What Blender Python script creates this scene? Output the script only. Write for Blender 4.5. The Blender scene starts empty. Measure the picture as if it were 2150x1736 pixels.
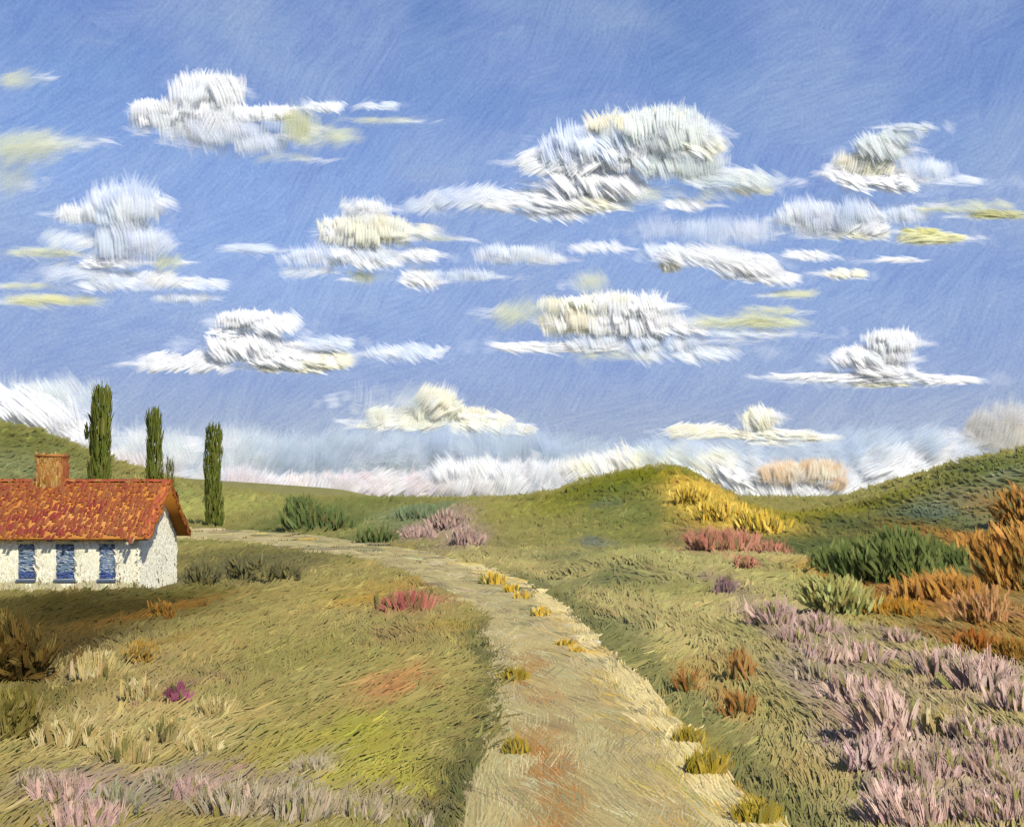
import bpy, math
import numpy as np
from mathutils import Vector

rng = np.random.default_rng(20)
sc = bpy.context.scene
COL = sc.collection

# ------------------------------------------------------------------ camera, sky, sun, exposure
F = 2305.0           # focal length in units of the 2150 px wide sketch grid
CX, HY, EYE = 1075.0, 1050.0, 4.0
cam = bpy.data.cameras.new('camera')
cam.sensor_width = 36.0
cam.lens = 36.0 * F / 2150.0
cam.shift_y = (HY - 868.0) / 2150.0
cam.clip_start, cam.clip_end = 0.1, 20000.0
cam_o = bpy.data.objects.new('camera', cam)
cam_o.location = (0, 0, EYE)
cam_o.rotation_euler = (math.radians(90), 0, 0)
COL.objects.link(cam_o)
sc.camera = cam_o

SUN_EL, SUN_AZ = math.radians(46), math.radians(146)   # azimuth clockwise from +Y: behind, to the right
sd = Vector((math.sin(SUN_AZ) * math.cos(SUN_EL), math.cos(SUN_AZ) * math.cos(SUN_EL), math.sin(SUN_EL)))
sun = bpy.data.lights.new('sun', 'SUN')
sun.energy = 3.2
sun.angle = math.radians(0.5)
sun.color = (1.0, 0.94, 0.82)
sun_o = bpy.data.objects.new('sun', sun)
sun_o.rotation_euler = sd.to_track_quat('Z', 'Y').to_euler()
COL.objects.link(sun_o)

sc.view_settings.view_transform = 'Standard'
sc.view_settings.look = 'None'
sc.view_settings.exposure = 0.8
sc.view_settings.gamma = 1.0
sc.cycles.transparent_max_bounces = 48
sc.cycles.max_bounces = 6

world = bpy.data.worlds.new('World')
sc.world = world
world.use_nodes = True


class G:
    """small helper round a node tree"""
    def __init__(s, nt):
        s.nt = nt
        nt.nodes.clear()

    def n(s, t, **kw):
        d = s.nt.nodes.new(t)
        for k, v in kw.items():
            setattr(d, k, v)
        return d

    def put(s, sock, v):
        if hasattr(v, 'links') or hasattr(v, 'is_linked'):
            s.nt.links.new(v, sock)
        else:
            sock.default_value = v

    def math(s, op, a, b=0.0, c=None, clamp=False):
        d = s.n('ShaderNodeMath', operation=op, use_clamp=clamp)
        s.put(d.inputs[0], a)
        s.put(d.inputs[1], b)
        if c is not None:
            s.put(d.inputs[2], c)
        return d.outputs[0]

    def mix(s, f, a, b, mode='MIX'):
        d = s.n('ShaderNodeMix', data_type='RGBA', blend_type=mode)
        s.put(d.inputs[0], f)
        s.put(d.inputs[6], a)
        s.put(d.inputs[7], b)
        return d.outputs[2]

    def noise(s, vec, scale, detail=3.0, rough=0.5, dist=0.0):
        d = s.n('ShaderNodeTexNoise')
        s.put(d.inputs['Vector'], vec)
        d.inputs['Scale'].default_value = scale
        d.inputs['Detail'].default_value = detail
        d.inputs['Roughness'].default_value = rough
        d.inputs['Distortion'].default_value = dist
        return d.outputs['Fac']

    def ramp(s, f, lo, hi):
        d = s.n('ShaderNodeMapRange', interpolation_type='SMOOTHSTEP')
        s.put(d.inputs[0], f)
        d.inputs[1].default_value = lo
        d.inputs[2].default_value = hi
        return d.outputs[0]

    def vscale(s, v, xyz):
        d = s.n('ShaderNodeVectorMath', operation='MULTIPLY')
        s.put(d.inputs[0], v)
        s.put(d.inputs[1], xyz)
        return d.outputs[0]


def build_world():
    g = G(world.node_tree)
    sky = g.n('ShaderNodeTexSky', sky_type='NISHITA')
    sky.sun_disc = False
    sky.sun_elevation = SUN_EL
    sky.sun_rotation = SUN_AZ
    sky.air_density, sky.dust_density, sky.ozone_density = 1.0, 0.6, 1.6
    tc = g.n('ShaderNodeTexCoord').outputs['Generated']
    sp = g.n('ShaderNodeSeparateXYZ')
    g.put(sp.inputs[0], tc)
    # directions on the sky unrolled: azimuth and elevation slope
    hor = g.math('SQRT', g.math('ADD', g.math('MULTIPLY', sp.outputs[0], sp.outputs[0]), g.math('MULTIPLY', sp.outputs[1], sp.outputs[1])))
    az = g.math('ARCTAN2', sp.outputs[0], sp.outputs[1])
    el = g.math('ARCTAN2', sp.outputs[2], hor)
    cb = g.n('ShaderNodeCombineXYZ')
    g.put(cb.inputs[0], az)
    g.put(cb.inputs[1], el)
    uv = cb.outputs[0]
    # combed, directional high-cloud texture: cells with their own direction
    wob = g.n('ShaderNodeTexNoise')
    g.put(wob.inputs['Vector'], uv)
    wob.inputs['Scale'].default_value = 14
    wv = g.n('ShaderNodeVectorMath', operation='MULTIPLY_ADD')
    g.put(wv.inputs[0], wob.outputs['Color'])
    wv.inputs[1].default_value = (0.12, 0.12, 0)
    g.put(wv.inputs[2], uv)
    vor = g.n('ShaderNodeTexVoronoi')
    g.put(vor.inputs['Vector'], wv.outputs[0])
    vor.inputs['Scale'].default_value = 11
    cs = g.n('ShaderNodeSeparateColor')
    g.put(cs.inputs[0], vor.outputs['Color'])
    rot = g.n('ShaderNodeVectorRotate', rotation_type='Z_AXIS')
    g.put(rot.inputs['Vector'], uv)
    g.put(rot.inputs['Angle'], g.math('MULTIPLY_ADD', cs.outputs[0], 1.1, -1.25))
    st = g.noise(g.vscale(rot.outputs[0], (40, 340, 1)), 1.0, 3, 0.6, 0.25)
    st2 = g.noise(g.vscale(rot.outputs[0], (7, 60, 1)), 1.0, 2, 0.5, 0.2)
    big = g.noise(g.vscale(uv, (3.2, 4.2, 1)), 1.6, 3, 0.55, 0.4)
    fine = g.noise(g.vscale(uv, (1, 1, 1)), 420, 1, 0.5)
    f = g.math('ADD', g.math('MULTIPLY_ADD', st, 0.5, -0.25), g.math('MULTIPLY_ADD', st2, 0.24, -0.12))
    f = g.math('ADD', f, g.math('MULTIPLY_ADD', fine, 0.36, -0.18))
    fac = g.math('ADD', f, 1.0)
    cbf = g.n('ShaderNodeCombineXYZ')
    for i, k in enumerate((1.25, 1.0, 0.45)):
        g.put(cbf.inputs[i], g.math('MULTIPLY_ADD', f, k, 1.0))
    tint = g.mix(1.0, sky.outputs[0], SKY_TINT, 'MULTIPLY')
    c = tint
    # thin high veil, paler patches
    veil = g.math('MULTIPLY', g.ramp(big, 0.40, 0.70), 0.5)
    wisp = g.noise(g.vscale(uv, (4.5, 17, 1)), 1.4, 4, 0.55, 0.6)
    veil = g.math('ADD', veil, g.math('MULTIPLY', g.ramp(wisp, 0.56, 0.74), 0.24), clamp=True)
    low = g.n('ShaderNodeMapRange', interpolation_type='SMOOTHSTEP')
    g.put(low.inputs[0], el)
    low.inputs[1].default_value, low.inputs[2].default_value = 0.42, 0.02
    low.inputs[3].default_value, low.inputs[4].default_value = 0.0, 0.95
    c = g.mix(low.outputs[0], c, LOWSKY)
    low2 = g.n('ShaderNodeMapRange', interpolation_type='SMOOTHSTEP')
    g.put(low2.inputs[0], el)
    low2.inputs[1].default_value, low2.inputs[2].default_value = 0.13, 0.0
    low2.inputs[3].default_value, low2.inputs[4].default_value = 0.0, 0.8
    deep = g.noise(g.vscale(uv, (2.2, 3.4, 1)), 2.3, 3, 0.55, 0.5)
    c = g.mix(g.math('MULTIPLY', g.ramp(deep, 0.42, 0.66), 0.55), c, DEEPSKY)
    c = g.mix(veil, c, VEIL)
    c = g.mix(low2.outputs[0], c, HAZESKY)
    c = g.mix(1.0, c, cbf.outputs[0], 'MULTIPLY')
    bg = g.n('ShaderNodeBackground')
    g.put(bg.inputs[0], c)
    bg.inputs[1].default_value = 0.08
    out = g.n('ShaderNodeOutputWorld')
    g.put(out.inputs[0], bg.outputs[0])


SKY_TINT = (0.90, 0.93, 1.12, 1)
VEIL = (2.8, 3.55, 5.1, 1)
DEEPSKY = (1.4, 2.15, 4.6, 1)
LOWSKY = (1.95, 2.55, 4.4, 1)
HAZESKY = (3.5, 4.0, 4.5, 1)
build_world()

# ------------------------------------------------------------------ colour, noise, projection helpers
KLIGHT = 1.4


def lin(c):
    c = np.asarray(c, float) / 255.0
    return np.where(c <= 0.04045, c / 12.92, ((c + 0.055) / 1.055) ** 2.4)


def C(r, g, b):
    return np.minimum(lin((r, g, b)) / KLIGHT * np.array([1.0, 0.98, 0.86]), 0.9)


def CW(r, g, b):
    return np.minimum(lin((r, g, b)) * 1.06, 0.93)


def hash2(ix, iy, seed):
    h = np.sin(ix * 127.1 + iy * 311.7 + seed * 74.7) * 43758.5453
    return h - np.floor(h)


def vnoise(x, y, seed=0):
    ix, iy = np.floor(x), np.floor(y)
    fx, fy = x - ix, y - iy
    fx, fy = fx * fx * (3 - 2 * fx), fy * fy * (3 - 2 * fy)
    a, b = hash2(ix, iy, seed), hash2(ix + 1, iy, seed)
    c, d = hash2(ix, iy + 1, seed), hash2(ix + 1, iy + 1, seed)
    return (a * (1 - fx) + b * fx) * (1 - fy) + (c * (1 - fx) + d * fx) * fy


def fbm(x, y, seed=0, o=3):
    s, a, t = 0, 0.5, 0
    for k in range(o):
        s = s + a * vnoise(x * 2 ** k, y * 2 ** k, seed + k * 13)
        t += a
        a *= 0.5
    return s / t


def sstep(a, b, x):
    t = np.clip((x - a) / (b - a), 0, 1)
    return t * t * (3 - 2 * t)


# ------------------------------------------------------------------ the road's two edges on the ground
def flat(px, py):
    Y = EYE * F / (py - HY)
    return ((px - CX) * Y / F, Y)


LE = [flat(*p) for p in [(992, 1770), (1002, 1736), (1028, 1620), (1042, 1540), (1048, 1440), (1038, 1370), (1018, 1310), (985, 1270), (925, 1236), (850, 1207), (760, 1183), (650, 1163), (520, 1148), (380, 1139), (250, 1134)]]
RE = [flat(*p) for p in [(1650, 1770), (1605, 1736), (1496, 1620), (1412, 1520), (1326, 1430), (1250, 1352), (1185, 1288), (1110, 1234), (1030, 1200), (950, 1178), (850, 1155), (750, 1141), (640, 1131), (500, 1124), (250, 1117)]]
for e in (LE, RE):      # carry the road on under and behind the viewer
    for yy in (11.0, 9.0, 7.0, 4.0, 0.0, -5.0, -12.0, -20.0):
        e.insert(0, (e[0][0] + (0.03 if e is RE else -0.03), yy))
LE, RE = np.array(LE), np.array(RE)


def densify(e, n):
    s = np.linspace(0, len(e) - 1, n)
    k = np.minimum(s.astype(int), len(e) - 2)
    t = (s - k)[:, None]
    p0, p1, p2, p3 = e[np.maximum(k - 1, 0)], e[k], e[k + 1], e[np.minimum(k + 2, len(e) - 1)]
    return 0.5 * (2 * p1 + (p2 - p0) * t + (2 * p0 - 5 * p1 + 4 * p2 - p3) * t ** 2 + (3 * p1 - p0 - 3 * p2 + p3) * t ** 3)


LEd, REd = densify(LE, 320), densify(RE, 320)


def edge_dist(e, x, y):
    """distance to an edge polyline and sign (+ to its right walking away from the viewer)"""
    best = np.full(x.shape, 1e9)
    sign = np.zeros(x.shape)
    ee = e[::3]
    for i in range(len(ee) - 1):
        a, d = ee[i], ee[i + 1] - ee[i]
        t = np.clip(((x - a[0]) * d[0] + (y - a[1]) * d[1]) / (d @ d), 0, 1)
        qx, qy = x - a[0] - t * d[0], y - a[1] - t * d[1]
        r = np.hypot(qx, qy)
        s = np.sign(d[1] * (x - a[0]) - d[0] * (y - a[1]))
        m = r < best
        best = np.where(m, r, best)
        sign = np.where(m, s, sign)
    return best * sign


# ------------------------------------------------------------------ terrain
def crest(pts, Y):
    pts = np.array(pts, float)
    return (pts[:, 0] - CX) * Y / F, EYE + (HY - pts[:, 1]) * Y / F


R_FAR = crest([(-900, 800), (-300, 850), (-80, 878), (0, 893), (60, 905), (130, 933), (210, 968), (300, 1000), (380, 1020), (530, 1043), (620, 1051), (900, 1053), (1300, 1050), (1700, 1052), (2300, 1040), (3200, 1000)], 240)
R_MID = crest([(300, 1090), (800, 1080), (1050, 1056), (1150, 1038), (1230, 1013), (1330, 992), (1400, 985), (1445, 1001), (1500, 1042), (1560, 1068), (1640, 1082), (1720, 1084), (1900, 1092), (2600, 1100)], 165)
R_RIGHT = crest([(1300, 1130), (1560, 1110), (1680, 1086), (1780, 1068), (1850, 1043), (1950, 1004), (2050, 968), (2150, 946), (2400, 900), (2900, 860)], 125)
R_HUM = crest([(900, 1204), (1150, 1204), (1240, 1180), (1340, 1163), (1450, 1172), (1560, 1180), (1700, 1180), (1780, 1192), (1815, 1204), (2300, 1206)], 60)


def height(x, y):
    x, y = np.asarray(x, float), np.asarray(y, float)
    z = np.zeros(np.broadcast(x, y).shape)
    for (cx, cz), Y, wf, wb in ((R_FAR, 240, 95, 80), (R_MID, 165, 60, 45), (R_RIGHT, 125, 58, 60), (R_HUM, 60, 20, 14)):
        t = np.where(y < Y, (Y - y) / wf, (y - Y) / wb)
        b = np.exp(-(t * 1.55) ** 2)
        b = np.where(y < Y, b, b if Y < 200 else np.maximum(b, 0.55))
        c = np.maximum(np.interp(x, cx, cz), 0)
        z = np.maximum(z, c * b) + 0.10 * np.minimum(z, c * b)
    z = z + 2.3 * sstep(10.5, 2.0, y)
    left = sstep(0.2, 1.9, -edge_dist(LEd, x, y)) * (1 - sstep(26, 44, y)) * sstep(9, 13, y)
    z = z + 0.32 * left
    rr = sstep(0.3, 3.0, edge_dist(REd, x, y)) * (1 - sstep(30, 50, y)) * sstep(9, 13, y)
    z = z + 0.22 * rr
    z = z + (fbm(x * 0.22, y * 0.22, 3) - 0.5) * 0.25 * np.maximum(sstep(20, 60, y) * sstep(1.0, 4.0, np.abs(edge_dist(REd, x, y))), 0.0)
    return z


_YS = np.concatenate([np.linspace(9, 60, 700), np.linspace(60.1, 320, 1000)])


def hit(px, py):
    """the ground point seen at a spot of the sketch grid"""
    X = (px - CX) * _YS / F
    ray = EYE - (py - HY) * _YS / F
    below = np.nonzero(height(X, _YS) >= ray)[0]
    i = below[0] if len(below) else len(_YS) - 1
    return X[i], _YS[i]


PATCH = []


def patch(px, py, a, b, col, s=0.8):
    x, y = hit(px, py)
    y1, y2 = hit(px, py + b)[1], hit(px, py - b)[1]
    if y2 > 300 or y2 > y * 1.8:
        y2 = y + max(y - y1, 2.0)
    ry = max((y2 - y1) / 2, a * y / F * 0.5, 0.3)
    PATCH.append((x, (y1 + y2) / 2 if y2 < y * 2 else y, a * y / F, min(ry, 45), np.array(C(*col)), s))


# far country
patch(450, 1070, 150, 30, (168, 168, 98), .8)
patch(300, 1040, 120, 25, (150, 155, 95), .7)
patch(40, 930, 120, 60, (112, 118, 62), .9)
patch(60, 990, 120, 40, (128, 136, 96), .8)
patch(760, 1065, 160, 16, (108, 118, 66), .8)
patch(840, 1095, 90, 22, (112, 128, 98), .8)
patch(1060, 1075, 90, 20, (150, 148, 78), .6)
# centre hill
patch(1350, 1005, 120, 22, (118, 118, 18), .95)
patch(1220, 1035, 90, 14, (112, 112, 26), .9)
patch(1180, 1070, 90, 24, (134, 132, 44), .6)
patch(1350, 1070, 130, 30, (116, 122, 66), .8)
patch(1440, 1010, 40, 22, (172, 155, 60), .8)
patch(1480, 1050, 50, 28, (205, 165, 62), .9)
patch(1530, 1095, 75, 24, (200, 165, 68), .9)
patch(1640, 1092, 60, 12, (150, 135, 30), .8)
patch(1270, 1060, 26, 12, (104, 118, 120), .7)
patch(1240, 1140, 28, 14, (96, 108, 118), .8)
patch(1310, 1085, 30, 10, (176, 176, 120), .7)
patch(1410, 1110, 40, 14, (170, 156, 82), .8)
patch(1290, 1115, 110, 22, (126, 130, 68), .7)
patch(1420, 1140, 120, 14, (108, 118, 64), .8)
patch(1640, 1120, 50, 10, (150, 115, 62), .6)
# right hill
patch(2100, 985, 110, 28, (112, 122, 62), .9)
patch(1850, 1060, 120, 16, (122, 120, 30), .9)
patch(2000, 1060, 140, 35, (128, 140, 108), .8)
patch(1930, 1085, 60, 16, (110, 128, 132), .7)
patch(2060, 1110, 70, 26, (118, 130, 112), .7)
patch(2120, 1000, 40, 14, (150, 158, 130), .6)
# right mound and field
patch(1400, 1180, 190, 22, (166, 166, 106), .9)
patch(1700, 1205, 110, 20, (172, 172, 110), .9)
patch(1780, 1245, 40, 30, (180, 180, 112), .8)
patch(1420, 1240, 130, 24, (140, 140, 84), .7)
patch(1270, 1220, 90, 22, (112, 118, 80), .9)
patch(1190, 1180, 80, 16, (120, 122, 82), .8)
patch(1300, 1330, 60, 34, (124, 130, 92), .7)
patch(1480, 1420, 90, 35, (170, 140, 78), .6)
patch(1600, 1350, 90, 40, (164, 158, 96), .6)
patch(1650, 1500, 120, 50, (160, 154, 86), .6)
patch(1580, 1600, 90, 40, (158, 154, 100), .6)
patch(1700, 1640, 60, 30, (172, 148, 92), .5)
patch(1790, 1710, 90, 24, (132, 132, 88), .7)
patch(1960, 1440, 100, 40, (168, 164, 62), .8)
patch(2000, 1620, 110, 50, (164, 158, 70), .7)
patch(2110, 1490, 50, 30, (160, 160, 62), .7)
patch(1930, 1260, 110, 40, (176, 124, 40), .85)
patch(2060, 1270, 60, 45, (182, 138, 92), .8)
patch(2130, 1300, 50, 60, (172, 128, 40), .8)
patch(1900, 1320, 80, 30, (168, 138, 62), .7)
# left field
patch(70, 1500, 60, 70, (124, 118, 56), .8)
patch(530, 1175, 150, 16, (134, 128, 74), .8)
patch(720, 1245, 120, 18, (160, 146, 82), .6)
patch(730, 1270, 60, 16, (186, 146, 66), .8)
patch(850, 1235, 70, 12, (184, 150, 76), .7)
patch(940, 1325, 40, 12, (184, 156, 70), .7)
patch(300, 1365, 30, 30, (156, 128, 60), .7)
patch(240, 1420, 160, 70, (172, 152, 98), .8)
patch(230, 1530, 160, 50, (184, 164, 108), .8)
patch(450, 1340, 90, 40, (166, 152, 92), .6)
patch(620, 1400, 120, 60, (146, 142, 80), .6)
patch(800, 1450, 50, 36, (178, 136, 88), .7)
patch(850, 1340, 60, 30, (166, 136, 90), .5)
patch(790, 1500, 90, 40, (152, 152, 92), .5)
patch(700, 1570, 130, 50, (170, 166, 66), .8)
patch(760, 1650, 110, 40, (176, 170, 70), .8)
patch(900, 1530, 50, 40, (138, 134, 78), .6)
patch(930, 1660, 50, 60, (124, 122, 72), .7)
patch(100, 1660, 120, 40, (150, 132, 108), .7)
patch(260, 1690, 60, 40, (138, 130, 108), .6)
patch(450, 1660, 140, 40, (160, 146, 100), .6)
patch(560, 1600, 90, 30, (168, 154, 84), .6)
patch(880, 1710, 50, 24, (176, 136, 62), .7)
patch(620, 1700, 80, 24, (150, 140, 112), .6)
patch(120, 1275, 230, 34, (70, 62, 22), 1.0)  # dark shadow below the house, put into the ground colour
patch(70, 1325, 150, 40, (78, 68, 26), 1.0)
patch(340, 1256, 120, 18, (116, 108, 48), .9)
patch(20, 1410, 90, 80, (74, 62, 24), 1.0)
patch(1480, 1045, 52, 36, (216, 178, 66), 1.0)
patch(1540, 1092, 90, 26, (206, 172, 72), 1.0)
patch(1350, 1002, 110, 18, (112, 116, 20), 1.0)
patch(1290, 1040, 110, 24, (106, 114, 46), .9)
patch(1370, 1080, 110, 26, (112, 120, 62), .9)
patch(1850, 1110, 110, 34, (88, 104, 58), .9)
patch(1850, 1170, 120, 30, (88, 102, 56), .95)
patch(2000, 1150, 120, 30, (112, 120, 72), .8)
patch(1460, 1030, 60, 40, (216, 180, 78), 1.0)
patch(1520, 1080, 90, 40, (212, 178, 84), 1.0)
patch(1600, 1100, 90, 22, (200, 166, 76), .95)
patch(1700, 1090, 90, 14, (150, 140, 40), .9)
patch(1860, 1110, 150, 50, (92, 106, 58), 1.0)
patch(1850, 1150, 130, 40, (88, 102, 54), 1.0)
patch(2000, 1130, 90, 50, (108, 118, 72), .8)
patch(1800, 1190, 110, 34, (90, 104, 56), .95)
patch(2120, 1150, 70, 90, (176, 118, 42), 1.0)
patch(2100, 1240, 90, 50, (180, 126, 52), .95)
patch(2110, 1330, 80, 50, (172, 130, 60), .95)
patch(1960, 1290, 120, 34, (176, 132, 58), .95)
patch(1990, 1450, 190, 60, (192, 166, 142), .85)
patch(1960, 1570, 170, 60, (192, 166, 144), .8)
patch(1990, 1680, 190, 60, (192, 166, 146), .85)
patch(1760, 1400, 100, 50, (180, 156, 130), .7)
patch(1930, 1420, 60, 18, (176, 172, 76), .9)
patch(1955, 1510, 50, 22, (178, 174, 80), .9)
patch(2090, 1540, 50, 18, (172, 170, 76), .9)
patch(1860, 1590, 50, 18, (170, 166, 82), .9)
patch(2010, 1660, 60, 18, (174, 170, 78), .9)
patch(1820, 1680, 70, 24, (164, 158, 92), .9)
patch(1650, 1420, 120, 60, (176, 164, 112), .7)
patch(1600, 1560, 120, 50, (172, 160, 108), .7)
patch(1700, 1650, 70, 30, (182, 158, 106), .6)
patch(2050, 1385, 120, 24, (176, 166, 66), .7)
patch(780, 1460, 60, 36, (186, 134, 88), .9)
patch(640, 1440, 90, 30, (160, 150, 96), .6)
patch(180, 1680, 240, 44, (172, 150, 128), .75)
patch(520, 1690, 220, 38, (170, 150, 124), .65)
patch(430, 1180, 70, 34, (112, 108, 66), .8)
patch(560, 1180, 130, 26, (124, 118, 70), .8)
patch(150, 1298, 240, 46, (66, 58, 22), 1.0)  # deepens and widens the painted shadow below the house
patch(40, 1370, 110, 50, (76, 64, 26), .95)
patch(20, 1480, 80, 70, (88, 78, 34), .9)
patch(250, 1400, 110, 50, (178, 158, 104), .8)
patch(240, 1500, 170, 60, (188, 168, 112), .85)
patch(1930, 1250, 130, 36, (178, 124, 40), .95)
patch(2100, 1290, 90, 60, (176, 128, 50), .9)
patch(2090, 1180, 90, 36, (160, 112, 40), .8)
patch(1900, 1190, 130, 24, (104, 112, 60), .9)
patch(1750, 1160, 90, 22, (110, 116, 64), .9)
# ------------------------------------------------------------------ planting plan: what grows where (grown further down)
GREEN = [(96, 108, 64), (84, 100, 58), (110, 122, 74), (76, 92, 52)]
DEEP = [(104, 116, 64), (92, 106, 58), (116, 126, 74), (84, 98, 54)]
GREY = [(108, 104, 74), (98, 96, 68), (120, 116, 84), (90, 88, 62)]
MAUVE = [(178, 150, 146), (166, 140, 140), (190, 162, 156), (152, 132, 124)]
PALEM = [(190, 164, 158), (178, 152, 148), (204, 178, 172), (164, 142, 138)]
ORANGE = [(184, 138, 68), (172, 124, 58), (194, 150, 84), (162, 118, 64)]
YEL = [(216, 184, 84), (226, 198, 106), (200, 172, 66), (186, 170, 80)]
PINK = [(186, 128, 110), (174, 116, 100), (196, 144, 124), (162, 116, 94)]
OLIVE = [(170, 170, 108), (158, 158, 96), (182, 182, 122), (140, 142, 82)]
SLATE = [(166, 154, 134), (156, 146, 130), (178, 162, 146), (146, 138, 116)]
CREAM = [(196, 178, 126), (192, 172, 118), (218, 204, 160), (180, 160, 106)]

PLAN = []


def shrub(name, label, cat, px, py, w, h, pal, *a, **k):
    PLAN.append(((name, label, cat, px, py, w, h, pal) + a, k))
    patch(px, py - h * .35, w * .72, max(h * .55, 10), np.mean(pal, 0), .75)


FB = 'bushes beside the far road'
shrub('green_bush', 'large dark green bush with a rounded top beyond the far road', 'bush', 648, 1116, 120, 72, GREEN, 700, FB, lobes=[(0, .38, .5, .4, 2), (-.12, .72, .24, .28, 1), (.25, .3, .3, .3, 1)])
shrub('green_bush', 'small green bush right of the large round one on the horizon field', 'bush', 716, 1114, 56, 34, GREEN, 300, FB)
shrub('green_bush', 'low dark green bush at the road edge left of the mauve bushes', 'bush', 792, 1142, 74, 36, GREEN, 320, FB)
shrub('green_bush', 'grey green bush behind the mauve bushes at the horizon', 'bush', 880, 1096, 90, 36, [(112, 128, 98), (100, 118, 88), (124, 138, 108)], 320, FB)
shrub('heather_bush', 'low mauve bush beside the low dark green road bush', 'bush', 872, 1134, 66, 30, MAUVE, 260, 'mauve bushes near the horizon')
shrub('heather_bush', 'tall mauve bush reaching up to the horizon', 'bush', 940, 1118, 64, 52, MAUVE, 300, 'mauve bushes near the horizon')
shrub('heather_bush', 'spreading mauve bush with orange stems below the tall mauve one', 'bush', 972, 1150, 72, 46, MAUVE, 300, 'mauve bushes near the horizon')
SHB = 'dark bushes right of the house'
shrub('grey_bush', 'dark grey green bush nearest the white gable wall', 'bush', 426, 1232, 62, 66, GREY, 360, SHB)
shrub('grey_bush', 'dark grey green bush, middle one of three below the road', 'bush', 508, 1222, 84, 60, GREY, 360, SHB, lobes=[(0, .4, .3, .4, 1), (.1, .7, .5, .3, 1)])
shrub('grey_bush', 'dark grey green bush, farthest from the house of three below the road', 'bush', 604, 1224, 70, 58, GREY, 340, SHB)
# centre hill slope
YB = 'yellow bushes on the hill flank'
shrub('broom_bush', 'bright yellow bush highest on the right flank of the centre hill', 'bush', 1452, 1060, 64, 48, YEL, 330, YB)
shrub('broom_bush', 'yellow bush halfway down the right flank of the centre hill', 'bush', 1510, 1094, 84, 46, YEL, 380, YB)
shrub('broom_bush', 'broad yellow bush at the foot of the centre hill above the pink bush', 'bush', 1586, 1122, 100, 46, YEL, 420, YB)
shrub('pink_bush', 'long dusty pink bush low at the foot of the centre hill', 'bush', 1520, 1160, 130, 46, PINK, 500, 'pink bushes', lobes=[(-.25, .6, .28, .35, 1), (.1, .5, .4, .35, 1.4)])
shrub('pink_bush', 'small dusty pink bush hanging below the long pink one', 'bush', 1564, 1196, 46, 40, PINK, 240, 'pink bushes')
shrub('pink_bush', 'dusty pink bush next to the big dark green bush', 'bush', 1622, 1168, 70, 34, PINK, 260, 'pink bushes')
shrub('dark_bush', 'big dark green bush standing behind the pale olive mound', 'bush', 1852, 1226, 190, 136, DEEP, 1500, None, lobes=[(0, .5, .46, .46, 2.4), (-.22, .42, .3, .36, 1), (.22, .55, .3, .42, 1)], lw=(.13, .008), mix=False)
shrub('dark_bush', 'low dark green bush at the left foot of the big dark green one', 'bush', 1762, 1204, 110, 74, DEEP, 420, None, lw=(.16, .01), mix=False)
shrub('dark_bush', 'low dark green bush between the big dark green one and the brown orange bush', 'bush', 1968, 1196, 110, 64, DEEP, 420, None, lw=(.16, .01), mix=False)
shrub('olive_bush', 'pale olive round bush in front of the big dark green bush', 'bush', 1760, 1296, 120, 104, OLIVE, 700, None, lobes=[(0, .5, .5, .48, 2), (-.3, .6, .3, .36, 1)])
OG = 'orange bushes at the right edge'
shrub('orange_bush', 'small orange bush highest up at the right picture edge', 'bush', 2140, 1104, 90, 104, ORANGE, 420, OG, gain=1.4)
shrub('orange_bush', 'brown orange bush right of the big dark green bush', 'bush', 2092, 1182, 120, 84, ORANGE, 560, OG, gain=1.4)
shrub('orange_bush', 'tall orange bush cut by the right picture edge', 'bush', 2140, 1240, 130, 160, ORANGE, 760, OG, gain=1.4)
shrub('orange_bush', 'broad low orange bush below the big dark green bush', 'bush', 1960, 1262, 150, 58, ORANGE, 560, OG, gain=1.4)
shrub('orange_bush', 'low ochre bush left of the broad orange one', 'bush', 1872, 1296, 96, 46, [(180, 130, 44), (168, 118, 40), (190, 148, 66)], 380, OG)
shrub('orange_bush', 'rusty brown bush above the thick mauve clumps', 'bush', 2050, 1372, 80, 54, [(160, 98, 44), (172, 110, 54), (144, 86, 36)], 360, OG)
shrub('orange_bush', 'dark ochre upright bush at the right edge above the mauve clumps', 'bush', 2122, 1394, 70, 70, [(150, 108, 44), (164, 122, 56), (132, 92, 34)], 360, OG)
shrub('salmon_bush', 'pale salmon bush between the orange bushes', 'bush', 2062, 1310, 92, 84, [(186, 140, 100), (174, 128, 88), (196, 154, 116)], 420)
# left edge
shrub('dark_bush', 'dark brown bush cut by the left edge below the house', 'bush', 6, 1430, 150, 150, [(88, 68, 30), (104, 84, 40), (74, 58, 26), (116, 100, 52)], 700, 'brown bushes at the left edge', out=1.0, lw=(.24, .014))
shrub('dark_bush', 'lower olive brown bush cut by the left edge', 'bush', 22, 1560, 100, 120, [(112, 104, 50), (98, 88, 42), (126, 116, 62)], 460, 'brown bushes at the left edge', lw=(.24, .014))
shrub('ochre_bush', 'small rust coloured bush on the grass below the gable', 'bush', 338, 1306, 50, 52, [(150, 106, 40), (164, 124, 58), (134, 92, 36)], 220, 'ochre tufts in the left field')
shrub('ochre_bush', 'ochre tuft in the straw coloured grass lower left', 'bush', 296, 1398, 56, 66, [(162, 132, 66), (148, 116, 50), (174, 146, 82)], 240, 'ochre tufts in the left field')

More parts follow.
